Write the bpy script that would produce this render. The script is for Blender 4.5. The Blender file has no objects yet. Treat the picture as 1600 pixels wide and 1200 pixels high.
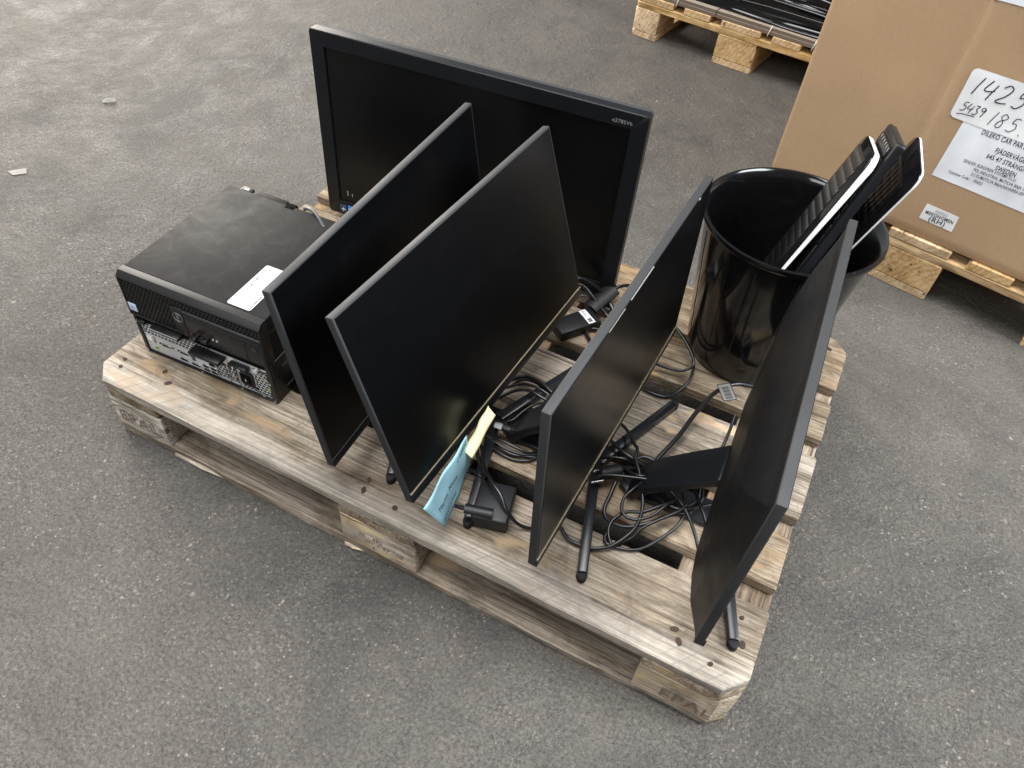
import bpy, bmesh, math, random
from mathutils import Vector, Matrix, noise
import numpy as np
PI = math.pi
random.seed(7)
S = bpy.context.scene
COL = S.collection

# ---------------------------------------------------------------- camera
CAM_F = 1182.01165            # focal length in pixels of the 1600 px wide photograph
CAM_C = Vector((1.02733037, -0.506121602, 1.1715443))
CAM_R = Matrix(((0.8886796, 0.45393652, 0.06473171),      # right
                (0.37548167, -0.63940967, -0.67094619),   # down
                (-0.2631769, 0.62056176, -0.73867518)))   # forward
cam = bpy.data.cameras.new('camera')
cam_o = bpy.data.objects.new('camera', cam); COL.objects.link(cam_o)
cam.sensor_fit = 'HORIZONTAL'; cam.sensor_width = 36.0
cam.lens = 36.0 * CAM_F / 1600.0
cam.clip_start = 0.02; cam.clip_end = 200
r, d, fw = CAM_R[0], CAM_R[1], CAM_R[2]
cam_o.matrix_world = Matrix(((r[0], -d[0], -fw[0], CAM_C[0]), (r[1], -d[1], -fw[1], CAM_C[1]),
                             (r[2], -d[2], -fw[2], CAM_C[2]), (0, 0, 0, 1)))
S.camera = cam_o
S.render.resolution_x = 1024; S.render.resolution_y = 768

# ---------------------------------------------------------------- light of the hall: dim ambient, big door openings, skylight, added front fill
W = bpy.data.worlds.new('World'); S.world = W; W.use_nodes = True
W.node_tree.nodes['Background'].inputs[0].default_value = (0.93, 0.97, 1.0, 1)
W.node_tree.nodes['Background'].inputs[1].default_value = 0.16
def area(name, loc, target, sx, sy, power, col):
    l = bpy.data.lights.new(name, 'AREA'); l.shape = 'RECTANGLE'; l.size = sx; l.size_y = sy
    l.energy = power; l.color = col
    o = bpy.data.objects.new(name, l); COL.objects.link(o); o.location = loc
    o.rotation_euler = (Vector(target) - Vector(loc)).to_track_quat('-Z', 'Y').to_euler()
    return o
area('door_light_right', (4.6, 0.6, 3.6), (0.7, 0.4, 0.0), 2.6, 2.2, 430, (0.93, 0.97, 1.0))
area('door_light_left', (-4.6, 3.4, 2.3), (-0.6, 0.8, 0.0), 3.4, 2.8, 520, (1.0, 0.93, 0.84))
area('skylight', (0.3, 0.2, 5.0), (0.5, 0.4, 0.0), 2.4, 4.0, 400, (0.985, 0.99, 1.0))
area('fill_light_front', (-0.4, -4.6, 4.2), (0.9, 1.2, 0.3), 3.0, 2.2, 165, (0.97, 0.985, 1.0))  # unseen fill added on the camera side to brighten the carton face
vs = S.view_settings
vs.view_transform = 'Standard'; vs.look = 'None'; vs.exposure = 0.0; vs.gamma = 1.0; vs.use_curve_mapping = False
S.render.engine = 'CYCLES'
S.cycles.max_bounces = 5; S.cycles.diffuse_bounces = 3; S.cycles.glossy_bounces = 3; S.cycles.transmission_bounces = 1

# ---------------------------------------------------------------- helpers
def onz(u, v, z):
    a, b = (u - 800) / CAM_F, (v - 600) / CAM_F
    dd = r * a + d * b + fw
    return CAM_C + dd * ((z - CAM_C.z) / dd.z)
def new_obj(name, me, mat=None, parent=None, smooth=False):
    o = bpy.data.objects.new(name, me); COL.objects.link(o)
    if mat is not None and len(me.materials) == 0: me.materials.append(mat)
    if parent is not None: o.parent = parent
    if smooth:
        me.polygons.foreach_set('use_smooth', [True] * len(me.polygons))
    return o
def empty(name, loc=(0, 0, 0), rz=0.0):
    o = bpy.data.objects.new(name, None); COL.objects.link(o)
    o.location = loc; o.rotation_euler = (0, 0, rz); o.empty_display_size = 0.05
    return o
def tag(o, label, cat=None, group=None, kind=None):
    if label: o['label'] = label
    if cat: o['category'] = cat
    if group: o['group'] = group
    if kind: o['kind'] = kind
    return o
def mesh(name, vs_, fs_):
    me = bpy.data.meshes.new(name); me.from_pydata([tuple(v) for v in vs_], [], fs_); me.update(); return me
def fixn(me):
    bm = bmesh.new(); bm.from_mesh(me); bmesh.ops.recalc_face_normals(bm, faces=bm.faces); bm.to_mesh(me); bm.free()
    return me
def autosmooth(me, ang=35):
    bm = bmesh.new(); bm.from_mesh(me)
    for f in bm.faces: f.smooth = True
    for e in bm.edges:
        if len(e.link_faces) == 2 and e.calc_face_angle(0) > math.radians(ang): e.smooth = False
    bm.to_mesh(me); bm.free(); return me
def box_me(x0, x1, y0, y1, z0, z1, bev=0.0, seg=2, xf=None, name='box'):
    bm = bmesh.new()
    bmesh.ops.create_cube(bm, size=1)
    for v in bm.verts:
        v.co = Vector(((x0 + x1) / 2 + v.co.x * (x1 - x0), (y0 + y1) / 2 + v.co.y * (y1 - y0), (z0 + z1) / 2 + v.co.z * (z1 - z0)))
    if bev > 0:
        bmesh.ops.bevel(bm, geom=list(bm.edges), offset=bev, segments=seg, affect='EDGES', profile=0.5)
    if xf is not None:
        for v in bm.verts: v.co = xf(v.co)
    me = bpy.data.meshes.new(name); bm.to_mesh(me); bm.free()
    if bev > 0: autosmooth(me, 50)
    return me
def box(name, x0, x1, y0, y1, z0, z1, mat, parent=None, bev=0.0, seg=2, xf=None):
    return new_obj(name, box_me(x0, x1, y0, y1, z0, z1, bev, seg, xf, name), mat, parent)
def prism_me(poly, t, name='prism', bev=0.0, xf=None):
    """polygon in XY extruded along +Z by t"""
    bm = bmesh.new()
    vs0 = [bm.verts.new((p[0], p[1], 0)) for p in poly]
    f = bm.faces.new(vs0)
    ex = bmesh.ops.extrude_face_region(bm, geom=[f])
    for v in [g for g in ex['geom'] if isinstance(g, bmesh.types.BMVert)]: v.co.z += t
    bmesh.ops.recalc_face_normals(bm, faces=bm.faces)
    if bev > 0:
        bmesh.ops.bevel(bm, geom=list(bm.edges), offset=bev, segments=2, affect='EDGES', profile=0.5)
    if xf is not None:
        for v in bm.verts: v.co = xf(v.co)
    me = bpy.data.meshes.new(name); bm.to_mesh(me); bm.free(); autosmooth(me, 40); return me
def rrect(x0, x1, y0, y1, rad, n=5):
    pts = []
    for cx, cy, a0 in ((x1 - rad, y0 + rad, -90), (x1 - rad, y1 - rad, 0), (x0 + rad, y1 - rad, 90), (x0 + rad, y0 + rad, 180)):
        for k in range(n + 1):
            a = math.radians(a0 + 90 * k / n); pts.append((cx + rad * math.cos(a), cy + rad * math.sin(a)))
    return pts
def disc_me(rad, t, n=12, name='disc', xf=None):
    return prism_me([(rad * math.cos(2 * PI * k / n), rad * math.sin(2 * PI * k / n)) for k in range(n)], t, name, 0, xf)
def lathe_me(prof, n=72, name='lathe'):
    vs_, fs_ = [], []
    for (rr, z) in prof:
        for k in range(n):
            a = 2 * PI * k / n; vs_.append((rr * math.cos(a), rr * math.sin(a), z))
    m = len(prof)
    for i in range(m - 1):
        for k in range(n):
            k2 = (k + 1) % n; fs_.append((i * n + k, i * n + k2, (i + 1) * n + k2, (i + 1) * n + k))
    fs_.append(tuple(reversed(range(n)))); fs_.append(tuple((m - 1) * n + k for k in range(n)))
    return autosmooth(fixn(mesh(name, vs_, fs_)), 40)
def catmull(pts, step=0.006):
    P = [Vector(p) for p in pts]; P = [P[0] * 2 - P[1]] + P + [P[-1] * 2 - P[-2]]
    out = []
    for i in range(1, len(P) - 2):
        p0, p1, p2, p3 = P[i - 1:i + 3]
        n = max(2, int((p2 - p1).length / step))
        for k in range(n):
            t = k / n
            out.append(0.5 * ((2 * p1) + (p2 - p0) * t + (2 * p0 - 5 * p1 + 4 * p2 - p3) * t * t + (3 * p1 - p0 - 3 * p2 + p3) * t ** 3))
    out.append(P[-2]); return out
def tube_me(pts, rad, n=8, name='tube', smooth_path=True, step=0.006, ry=None):
    path = catmull(pts, step) if smooth_path else [Vector(p) for p in pts]
    ry = ry or rad
    vs_, fs_ = [], []
    t0 = (path[1] - path[0]).normalized()
    up = Vector((0, 0, 1)) if abs(t0.z) < 0.9 else Vector((1, 0, 0))
    nrm = (up - t0 * up.dot(t0)).normalized()
    for i, p in enumerate(path):
        a = path[max(i - 1, 0)]; b = path[min(i + 1, len(path) - 1)]
        t = (b - a).normalized() if (b - a).length > 1e-9 else t0
        nrm = (nrm - t * nrm.dot(t)); nrm = nrm.normalized() if nrm.length > 1e-6 else up
        bn = t.cross(nrm)
        for k in range(n):
            an = 2 * PI * k / n; vs_.append(p + nrm * (ry * math.cos(an)) + bn * (rad * math.sin(an)))
    for i in range(len(path) - 1):
        for k in range(n):
            k2 = (k + 1) % n; fs_.append((i * n + k, i * n + k2, (i + 1) * n + k2, (i + 1) * n + k))
    fs_.append(tuple(reversed(range(n)))); m = len(path) - 1; fs_.append(tuple(m * n + k for k in range(n)))
    return autosmooth(fixn(mesh(name, vs_, fs_)), 50)
def text_me(txt, size, extr=0.0, align='LEFT', bold=0.0, squash=1.0, shear=0.0):
    cu = bpy.data.curves.new('t', 'FONT'); cu.body = txt; cu.size = size; cu.extrude = extr
    cu.align_x = align; cu.offset = bold; cu.resolution_u = 4; cu.space_character = 1.08; cu.shear = shear
    o = bpy.data.objects.new('t', cu); COL.objects.link(o)
    dg = bpy.context.evaluated_depsgraph_get(); dg.update()
    me = bpy.data.meshes.new_from_object(o.evaluated_get(dg))
    bpy.data.objects.remove(o); bpy.data.curves.remove(cu)
    me.materials.clear()
    if squash != 1.0:
        for v in me.vertices: v.co.x *= squash
    return me
def map_me(me, fn):
    for v in me.vertices: v.co = fn(v.co)
    me.update(); return me
def ribbon_me(strokes, w, name='stroke'):
    """flat pen strokes in XY"""
    vs_, fs_ = [], []
    for st in strokes:
        pth = catmull([(p[0], p[1], 0) for p in st], w * 0.6)
        base = len(vs_)
        for i, p in enumerate(pth):
            t = (pth[min(i + 1, len(pth) - 1)] - pth[max(i - 1, 0)])
            t = t.normalized() if t.length > 0 else Vector((1, 0, 0)); nn = Vector((-t.y, t.x, 0))
            ww = w * (0.5 if 0 < i < len(pth) - 1 else 0.25)
            vs_ += [p + nn * ww, p - nn * ww]
        for i in range(len(pth) - 1):
            a = base + 2 * i; fs_.append((a, a + 1, a + 3, a + 2))
    return mesh(name, vs_, fs_)

# ---------------------------------------------------------------- materials
MATS = {}
def nt(name):
    m = bpy.data.materials.new(name); m.use_nodes = True
    t = m.node_tree; b = t.nodes['Principled BSDF']; MATS[name] = m
    return m, t, b
def N(t, kind, **kw):
    n = t.nodes.new(kind)
    for k, v in kw.items():
        if k.startswith('i_'):
            key = k[2:]; key = int(key) if key.isdigit() else key.replace('_', ' ')
            n.inputs[key].default_value = v
        else: setattr(n, k, v)
    return n
def ramp(t, stops, src, interp='LINEAR'):
    n = t.nodes.new('ShaderNodeValToRGB'); n.color_ramp.interpolation = interp
    el = n.color_ramp.elements
    while len(el) < len(stops): el.new(0.5)
    for e, (p, c) in zip(el, stops):
        e.position = p; e.color = (c, c, c, 1) if isinstance(c, (int, float)) else (*c, 1)
    t.links.new(src, n.inputs[0]); return n.outputs[0]
def mix(t, fac, a, b, mode='MIX'):
    n = t.nodes.new('ShaderNodeMix'); n.data_type = 'RGBA'; n.blend_type = mode
    for sock, val in ((n.inputs[0], fac), (n.inputs[6], a), (n.inputs[7], b)):
        if isinstance(val, bpy.types.NodeSocket): t.links.new(val, sock)
        elif isinstance(val, (int, float)): sock.default_value = val if sock == n.inputs[0] else (val, val, val, 1)
        else: sock.default_value = (*val, 1)
    return n.outputs[2]
def mth(t, op, a, b=None, clamp=False):
    n = t.nodes.new('ShaderNodeMath'); n.operation = op; n.use_clamp = clamp
    for s_, v in ((n.inputs[0], a), (n.inputs[1], b)):
        if v is None: continue
        if isinstance(v, bpy.types.NodeSocket): t.links.new(v, s_)
        else: s_.default_value = v
    return n.outputs[0]
def coords(t, scale=(1, 1, 1), rot=(0, 0, 0), rnd=False, loc=(0, 0, 0)):
    tc = t.nodes.new('ShaderNodeTexCoord'); src = tc.outputs['Object']
    if rnd:
        oi = t.nodes.new('ShaderNodeObjectInfo')
        vm = t.nodes.new('ShaderNodeVectorMath'); vm.operation = 'MULTIPLY_ADD'
        cx = t.nodes.new('ShaderNodeCombineXYZ')
        for k, f in enumerate((17.3, 9.1, 5.7)): t.links.new(mth(t, 'MULTIPLY', oi.outputs['Random'], f), cx.inputs[k])
        t.links.new(src, vm.inputs[0]); vm.inputs[1].default_value = (1, 1, 1); t.links.new(cx.outputs[0], vm.inputs[2])
        src = vm.outputs[0]
    mp = t.nodes.new('ShaderNodeMapping'); mp.inputs['Scale'].default_value = scale; mp.inputs['Rotation'].default_value = rot
    mp.inputs['Location'].default_value = loc
    t.links.new(src, mp.inputs[0]); return mp.outputs[0]
def noise_n(t, vec, scale, detail=4, rough=0.55, dist=0.0):
    n = N(t, 'ShaderNodeTexNoise', i_Scale=scale, i_Detail=detail, i_Roughness=rough, i_Distortion=dist)
    t.links.new(vec, n.inputs['Vector']); return n.outputs[0]
def bump(t, b, h, strength, dist, prev=None):
    n = N(t, 'ShaderNodeBump', i_Strength=strength, i_Distance=dist); t.links.new(h, n.inputs['Height'])
    if prev is not None: t.links.new(prev, n.inputs['Normal'])
    t.links.new(n.outputs[0], b.inputs['Normal']); return n.outputs[0]

def plain(name, col, rough=0.5, spec=0.5, metal=0.0, grain=0.0, gscale=900, dust=0.0, specks=0.5, coat=0.0, rvar=0.0):
    m, t, b = nt(name)
    b.inputs['Roughness'].default_value = rough; b.inputs['Metallic'].default_value = metal
    b.inputs['Specular IOR Level'].default_value = spec
    b.inputs['Coat Weight'].default_value = coat; b.inputs['Coat Roughness'].default_value = 0.06
    c = coords(t)
    n1 = noise_n(t, c, 9, 2, 0.6)
    v = ramp(t, [(0.3, 0.82), (0.7, 1.12)], n1)
    colr = mix(t, 1.0, col, v, 'MULTIPLY')
    if dust > 0:
        n2 = noise_n(t, c, 22, 4, 0.7, 0.6)
        dm = mth(t, 'MULTIPLY', ramp(t, [(0.48, 0.0), (0.75, 1.0)], n2), dust)
        n3 = noise_n(t, c, 700, 2, 0.5)
        dm = mth(t, 'ADD', dm, mth(t, 'MULTIPLY', ramp(t, [(0.66, 0.0), (0.74, 1.0)], n3), dust * specks))
        colr = mix(t, dm, colr, (0.33, 0.31, 0.28))
        t.links.new(ramp(t, [(0.3, min(1, rough + rvar)), (0.7, max(0.02, rough - rvar))], n2), b.inputs['Roughness'])
    elif rvar > 0:
        t.links.new(ramp(t, [(0.3, min(1, rough + rvar)), (0.7, max(0.02, rough - rvar))], n1), b.inputs['Roughness'])
    t.links.new(colr, b.inputs['Base Color'])
    if grain > 0:
        bump(t, b, noise_n(t, c, gscale, 2, 0.5), grain, 0.0006)
    return m

def wood(name, dark, mid, light, fresh=None, fresh_amt=0.0, saw=False, grime=0.5, ringscale=55, rough=0.75, ringw=0.12, sc=1.0):
    m, t, b = nt(name); b.inputs['Roughness'].default_value = rough
    b.inputs['Specular IOR Level'].default_value = 0.22
    c = coords(t, rnd=True)
    streak = noise_n(t, coords(t, scale=(2.6, 190, 190), rnd=True), 1.0, 3, 0.7, 0.15)      # fibres along the board
    hair = noise_n(t, coords(t, scale=(14, 620, 620), rnd=True), 1.0, 1, 0.6)
    patch = noise_n(t, coords(t, scale=(5, 16, 16), rnd=True), 1.0, 5, 0.72, 0.8)        # weathering patches
    wv = N(t, 'ShaderNodeTexWave', wave_type='RINGS', rings_direction='X', i_Scale=ringscale, i_Distortion=9.0, i_Detail=3.0, i_Detail_Scale=0.9)
    wv.inputs['Detail Roughness'].default_value = 0.65
    t.links.new(coords(t, scale=(0.30, 1, 1), rnd=True), wv.inputs['Vector'])
    tone = mix(t, 0.40, patch, mix(t, ringw, streak, wv.outputs[1]))
    col = ramp(t, [(0.36, dark), (0.48, mid), (0.61, light)], tone)
    col = mix(t, 1.0, col, ramp(t, [(0.30, 1 - 0.50 * sc), (0.47, 1 - 0.05 * sc), (0.70, 1 + 0.18 * sc)], mix(t, 0.4, streak, hair)), 'MULTIPLY')
    if fresh is not None:
        fsrc = noise_n(t, coords(t, scale=(6, 17, 17), rnd=True, loc=(3, 5, 1)), 1.0, 2, 0.6, 0.5)
        fm = ramp(t, [(0.66 - fresh_amt * 0.5, 0.0), (0.73 - fresh_amt * 0.5, 1.0)], fsrc)
        fcol = mix(t, mth(t, 'MULTIPLY', mix(t, 0.5, streak, wv.outputs[1]), 0.6), fresh, tuple(x * 0.62 for x in fresh))
        col = mix(t, fm, col, fcol)
    # grime, knots and dark stains with their own outline
    st = ramp(t, [(0.50, 0.0), (0.66, 1.0)], noise_n(t, c, 17, 4, 0.75, 1.0))
    col = mix(t, mth(t, 'MULTIPLY', st, grime), col, tuple(x * 0.42 for x in mid))
    vk = N(t, 'ShaderNodeTexVoronoi', i_Scale=4.2); t.links.new(coords(t, scale=(0.7, 1.2, 1.2), rnd=True), vk.inputs['Vector'])
    kn = ramp(t, [(0.035, 1.0), (0.075, 0.0)], vk.outputs['Distance'])
    col = mix(t, mth(t, 'MULTIPLY', kn, 0.7), col, (0.15, 0.09, 0.05))
    oi = t.nodes.new('ShaderNodeObjectInfo')
    hv = N(t, 'ShaderNodeHueSaturation'); t.links.new(col, hv.inputs['Color'])
    t.links.new(ramp(t, [(0.0, 0.86), (1.0, 1.12)], oi.outputs['Random']), hv.inputs['Value'])
    t.links.new(ramp(t, [(0.0, 1.15), (1.0, 0.82)], oi.outputs['Random']), hv.inputs['Saturation'])
    col = hv.outputs[0]
    h = mth(t, 'ADD', mth(t, 'MULTIPLY', hair, 0.5), mth(t, 'MULTIPLY', streak, 0.9))
    crack = ramp(t, [(0.29, 1.0), (0.315, 0.0)], noise_n(t, coords(t, scale=(1.6, 60, 60), rnd=True, loc=(0, 7, 3)), 1.0, 2, 0.4))
    col = mix(t, mth(t, 'MULTIPLY', crack, 0.8), col, (0.06, 0.045, 0.035))
    if saw:
        cw = coords(t, scale=(1, 1, 1), rot=(0, 0, math.radians(38)))
        w2 = N(t, 'ShaderNodeTexWave', wave_type='BANDS', bands_direction='X', i_Scale=16.0, i_Distortion=1.0, i_Detail=2.0, i_Detail_Scale=2.0)
        t.links.new(cw, w2.inputs['Vector'])
        ln = ramp(t, [(0.02, 1.0), (0.085, 0.0)], w2.outputs[1])
        sx = N(t, 'ShaderNodeSeparateXYZ'); tc = t.nodes.new('ShaderNodeTexCoord'); t.links.new(tc.outputs['Object'], sx.inputs[0])
        yy = mth(t, 'ADD', sx.outputs[1], mth(t, 'MULTIPLY', noise_n(t, c, 9, 4, 0.65), 0.11))
        mk = ramp(t, [(0.082, 1.0), (0.102, 0.0)], yy)
        fx = ramp(t, [(0.42, 0.0), (0.56, 1.0)], noise_n(t, c, 6, 3, 0.6))
        col = mix(t, mth(t, 'MULTIPLY', mk, 0.22), col, mix(t, 0.5, (0.66, 0.62, 0.56), mix(t, 1.0, (0.8, 0.77, 0.72), ramp(t, [(0.3, 0.6), (0.7, 1.0)], streak), 'MULTIPLY')))
        ln = mth(t, 'MULTIPLY', mth(t, 'MULTIPLY', ln, mk), fx)
        col = mix(t, mth(t, 'MULTIPLY', ln, 0.48), col, (0.20, 0.18, 0.16))
    t.links.new(col, b.inputs['Base Color'])
    bump(t, b, h, 0.6, 0.0013)
    return m

M_old = wood('weathered_wood', (0.086, 0.064, 0.043), (0.212, 0.166, 0.115), (0.40, 0.34, 0.265), fresh=(0.47, 0.32, 0.17), fresh_amt=0.10)
M_saw = wood('weathered_sawn_wood', (0.092, 0.069, 0.047), (0.222, 0.176, 0.126), (0.40, 0.345, 0.275), fresh=(0.33, 0.235, 0.14), fresh_amt=0.10, saw=True)
M_warm = wood('brown_wood', (0.086, 0.058, 0.034), (0.225, 0.164, 0.104), (0.40, 0.32, 0.23), fresh=(0.40, 0.27, 0.145), fresh_amt=0.16)
M_block = wood('split_wood', (0.20, 0.155, 0.115), (0.38, 0.31, 0.235), (0.55, 0.47, 0.37), fresh=(0.62, 0.47, 0.27), fresh_amt=0.26, ringscale=60, ringw=0.3)
M_blockw = wood('pale_split_wood', (0.25, 0.215, 0.175), (0.48, 0.425, 0.355), (0.68, 0.62, 0.535), fresh=(0.70, 0.52, 0.30), fresh_amt=0.18, ringscale=60, ringw=0.25)
M_pine = wood('fresh_pine', (0.36, 0.215, 0.095), (0.55, 0.365, 0.18), (0.68, 0.50, 0.285), grime=0.38, ringscale=22, ringw=0.25, sc=0.45)

def mat_floor():
    m, t, b = nt('dusty_asphalt'); b.inputs['Specular IOR Level'].default_value = 0.32
    c = coords(t)
    big = noise_n(t, c, 1.5, 3, 0.6, 0.5)
    mid = noise_n(t, c, 8, 4, 0.7, 0.4)
    fine = noise_n(t, c, 170, 2, 0.7)
    base = ramp(t, [(0.34, (0.064, 0.060, 0.055)), (0.66, (0.118, 0.108, 0.094))], mix(t, 0.5, big, mid))
    base = mix(t, 1.0, base, ramp(t, [(0.30, 0.62), (0.5, 0.97), (0.70, 1.22)], fine), 'MULTIPLY')
    # stone chips worn bare, three sizes, thinner where dust lies thick
    cw = N(t, 'ShaderNodeVectorMath', operation='MULTIPLY_ADD')
    nz = N(t, 'ShaderNodeTexNoise', i_Scale=90.0, i_Detail=1.0); t.links.new(c, nz.inputs['Vector'])
    t.links.new(nz.outputs[1], cw.inputs[0]); cw.inputs[1].default_value = (0.009, 0.009, 0.0); t.links.new(c, cw.inputs[2])
    dens = ramp(t, [(0.40, 0.12), (0.60, 1.0)], noise_n(t, c, 2.3, 3, 0.65))
    col = base
    for sc, lo, hi, d0, d1, amt in ((230.0, 0.55, 0.62, 0.30, 0.46, 0.50), (120.0, 0.76, 0.81, 0.24, 0.36, 0.50), (48.0, 0.94, 0.95, 0.18, 0.26, 0.50)):
        v = N(t, 'ShaderNodeTexVoronoi', i_Scale=sc); t.links.new(cw.outputs[0], v.inputs['Vector'])
        sep = N(t, 'ShaderNodeSeparateColor'); t.links.new(v.outputs['Color'], sep.inputs[0])
        chip = mth(t, 'MULTIPLY', ramp(t, [(lo, 0.0), (hi, 1.0)], sep.outputs[0]), ramp(t, [(d0, 1.0), (d1, 0.0)], v.outputs['Distance']))
        chipc = ramp(t, [(0.0, (0.10, 0.095, 0.088)), (0.55, (0.19, 0.17, 0.145)), (0.87, (0.28, 0.225, 0.18)), (1.0, (0.46, 0.41, 0.35))], sep.outputs[1])
        col = mix(t, mth(t, 'MULTIPLY', mth(t, 'MULTIPLY', chip, dens), amt), col, chipc)
    stn = ramp(t, [(0.53, 0.0), (0.70, 1.0)], noise_n(t, c, 2.4, 4, 0.68, 0.8))
    col = mix(t, mth(t, 'MULTIPLY', stn, 0.5), col, (0.045, 0.043, 0.041))
    t.links.new(col, b.inputs['Base Color'])
    t.links.new(ramp(t, [(0.35, 0.50), (0.65, 0.80)], mid), b.inputs['Roughness'])
    h = mth(t, 'ADD', noise_n(t, c, 135, 2, 0.65, 1.4), mth(t, 'MULTIPLY', noise_n(t, c, 30, 1, 0.6, 0.8), 1.1))
    bump(t, b, h, 0.9, 0.0056)
    return m
M_floor = mat_floor()

M_plastic = plain('matte_black_plastic', (0.011, 0.0115, 0.013), 0.44, 0.36, rvar=0.06)
M_edge = plain('black_plastic_edge', (0.029, 0.030, 0.032), 0.58, 0.38, rvar=0.06)
M_back = plain('black_plastic_back', (0.005, 0.0054, 0.0064), 0.48, 0.25, dust=0.008, rvar=0.06)
M_bezel = plain('bezel_plastic', (0.0065, 0.0075, 0.0095), 0.40, 0.32, rvar=0.05)
M_screen = plain('antiglare_screen', (0.0017, 0.0019, 0.0024), 0.31, 0.36, rvar=0.015, dust=0.005, specks=0.0)
M_legm = plain('satin_leg', (0.012, 0.0135, 0.017), 0.27, 0.5, rvar=0.05)
M_rubber = plain('rubber', (0.012, 0.012, 0.013), 0.7, 0.3)
M_gold = plain('bare_frame_line', (0.33, 0.27, 0.18), 0.45, 0.5, metal=0.3)
M_cable = plain('black_cable', (0.010, 0.010, 0.011), 0.28, 0.5)
M_cableg = plain('grey_cable', (0.09, 0.095, 0.10), 0.35, 0.5)
M_bin = plain('glossy_black_bin', (0.005, 0.005, 0.0055), 0.12, 0.5, rvar=0.03, dust=0.008)
M_white = plain('white_plastic', (0.80, 0.80, 0.78), 0.35, 0.5)
M_gloss = plain('piano_black', (0.005, 0.005, 0.006), 0.09, 0.5, dust=0.02)
M_key = plain('key_plastic', (0.009, 0.009, 0.010), 0.32, 0.45)
M_pcblack = plain('painted_steel_black', (0.011, 0.0108, 0.0105), 0.62, 0.20, dust=0.022, rvar=0.05)
M_pcside = plain('painted_steel_side', (0.007, 0.007, 0.0075), 0.35, 0.4)
M_grille = plain('grille_plastic', (0.017, 0.0167, 0.0162), 0.5, 0.3)
M_hole = plain('dark_recess', (0.003, 0.003, 0.003), 0.9, 0.1)
M_steel = plain('zinc_steel', (0.62, 0.65, 0.68), 0.42, 0.5, metal=0.3, rvar=0.08)
M_screw = plain('bright_screw', (0.75, 0.75, 0.74), 0.25, 0.5, metal=1.0)
M_logo = plain('logo_grey', (0.30, 0.30, 0.30), 0.4, 0.5)
M_badge = plain('badge_blue_white', (0.55, 0.68, 0.85), 0.35, 0.5)
M_badge2 = plain('badge_blue', (0.04, 0.20, 0.55), 0.3, 0.5)
M_badge3 = plain('badge_dark', (0.03, 0.05, 0.10), 0.2, 0.5)
M_paper = plain('label_paper', (0.85, 0.855, 0.86), 0.6, 0.4)
M_paperb = plain('label_paper_cool', (0.86, 0.89, 0.94), 0.55, 0.4)
M_stk = plain('sticker_paper', (0.60, 0.60, 0.60), 0.6, 0.2)
M_cabletag = plain('dull_tag_paper', (0.26, 0.25, 0.235), 0.6, 0.3)
M_ink = plain('print_ink', (0.035, 0.035, 0.045), 0.6, 0.3)
M_inkg = plain('grey_print', (0.26, 0.26, 0.28), 0.6, 0.3)
M_pen = plain('pen_ink', (0.02, 0.02, 0.045), 0.5, 0.4)
M_brand = plain('burnt_brand', (0.10, 0.065, 0.045), 0.9, 0.1)
M_brandl = plain('worn_burnt_brand', (0.20, 0.15, 0.11), 0.9, 0.1)
M_nail = plain('rusty_nail', (0.07, 0.042, 0.032), 0.8, 0.3, metal=0.2, rvar=0.1)
M_blue = plain('blue_note_paper', (0.42, 0.74, 0.88), 0.75, 0.2)
M_yellow = plain('yellow_note_paper', (0.85, 0.79, 0.48), 0.75, 0.2)
M_green = plain('lime_jack', (0.45, 0.55, 0.12), 0.4, 0.5)
M_scrap = plain('scrap_paper', (0.30, 0.28, 0.25), 0.8, 0.2)
M_strap = plain('white_strap', (0.75, 0.75, 0.75), 0.3, 0.5)
def mat_carton():
    m, t, b = nt('kraft_carton'); b.inputs['Roughness'].default_value = 0.72; b.inputs['Specular IOR Level'].default_value = 0.3
    c = coords(t)
    n1 = noise_n(t, c, 3, 4, 0.5); n2 = noise_n(t, c, 120, 4, 0.7); n3 = noise_n(t, coords(t, scale=(260, 260, 25)), 1, 2, 0.5)
    col = ramp(t, [(0.3, (0.405, 0.268, 0.155)), (0.7, (0.485, 0.328, 0.195))], mix(t, 0.45, n1, n2))
    col = mix(t, 1.0, col, ramp(t, [(0.3, 0.985), (0.7, 1.012)], n3), 'MULTIPLY')
    scuff = mth(t, 'MULTIPLY', ramp(t, [(0.63, 0.0), (0.72, 1.0)], noise_n(t, coords(t, scale=(60, 60, 12)), 1, 4, 0.6)), ramp(t, [(0.5, 0.0), (0.65, 1.0)], noise_n(t, c, 5, 3, 0.5)))
    col = mix(t, mth(t, 'MULTIPLY', scuff, 0.5), col, (0.24, 0.16, 0.10))
    t.links.new(col, b.inputs['Base Color'])
    bump(t, b, mix(t, 0.6, n2, noise_n(t, c, 14, 3, 0.5)), 0.25, 0.002); return m
M_carton = mat_carton()
def mat_flute():
    m, t, b = nt('corrugated_edge'); b.inputs['Roughness'].default_value = 0.85
    c = coords(t, rot=(0, 0, math.radians(0)))
    w = N(t, 'ShaderNodeTexWave', wave_type='BANDS', bands_direction='Y', i_Scale=35.0, i_Distortion=0.3); t.links.new(c, w.inputs['Vector'])
    col = ramp(t, [(0.25, (0.15, 0.115, 0.085)), (0.6, (0.46, 0.39, 0.31))], w.outputs[1]); t.links.new(col, b.inputs['Base Color'])
    bump(t, b, w.outputs[1], 0.6, 0.002); return m
M_flute = mat_flute()
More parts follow.
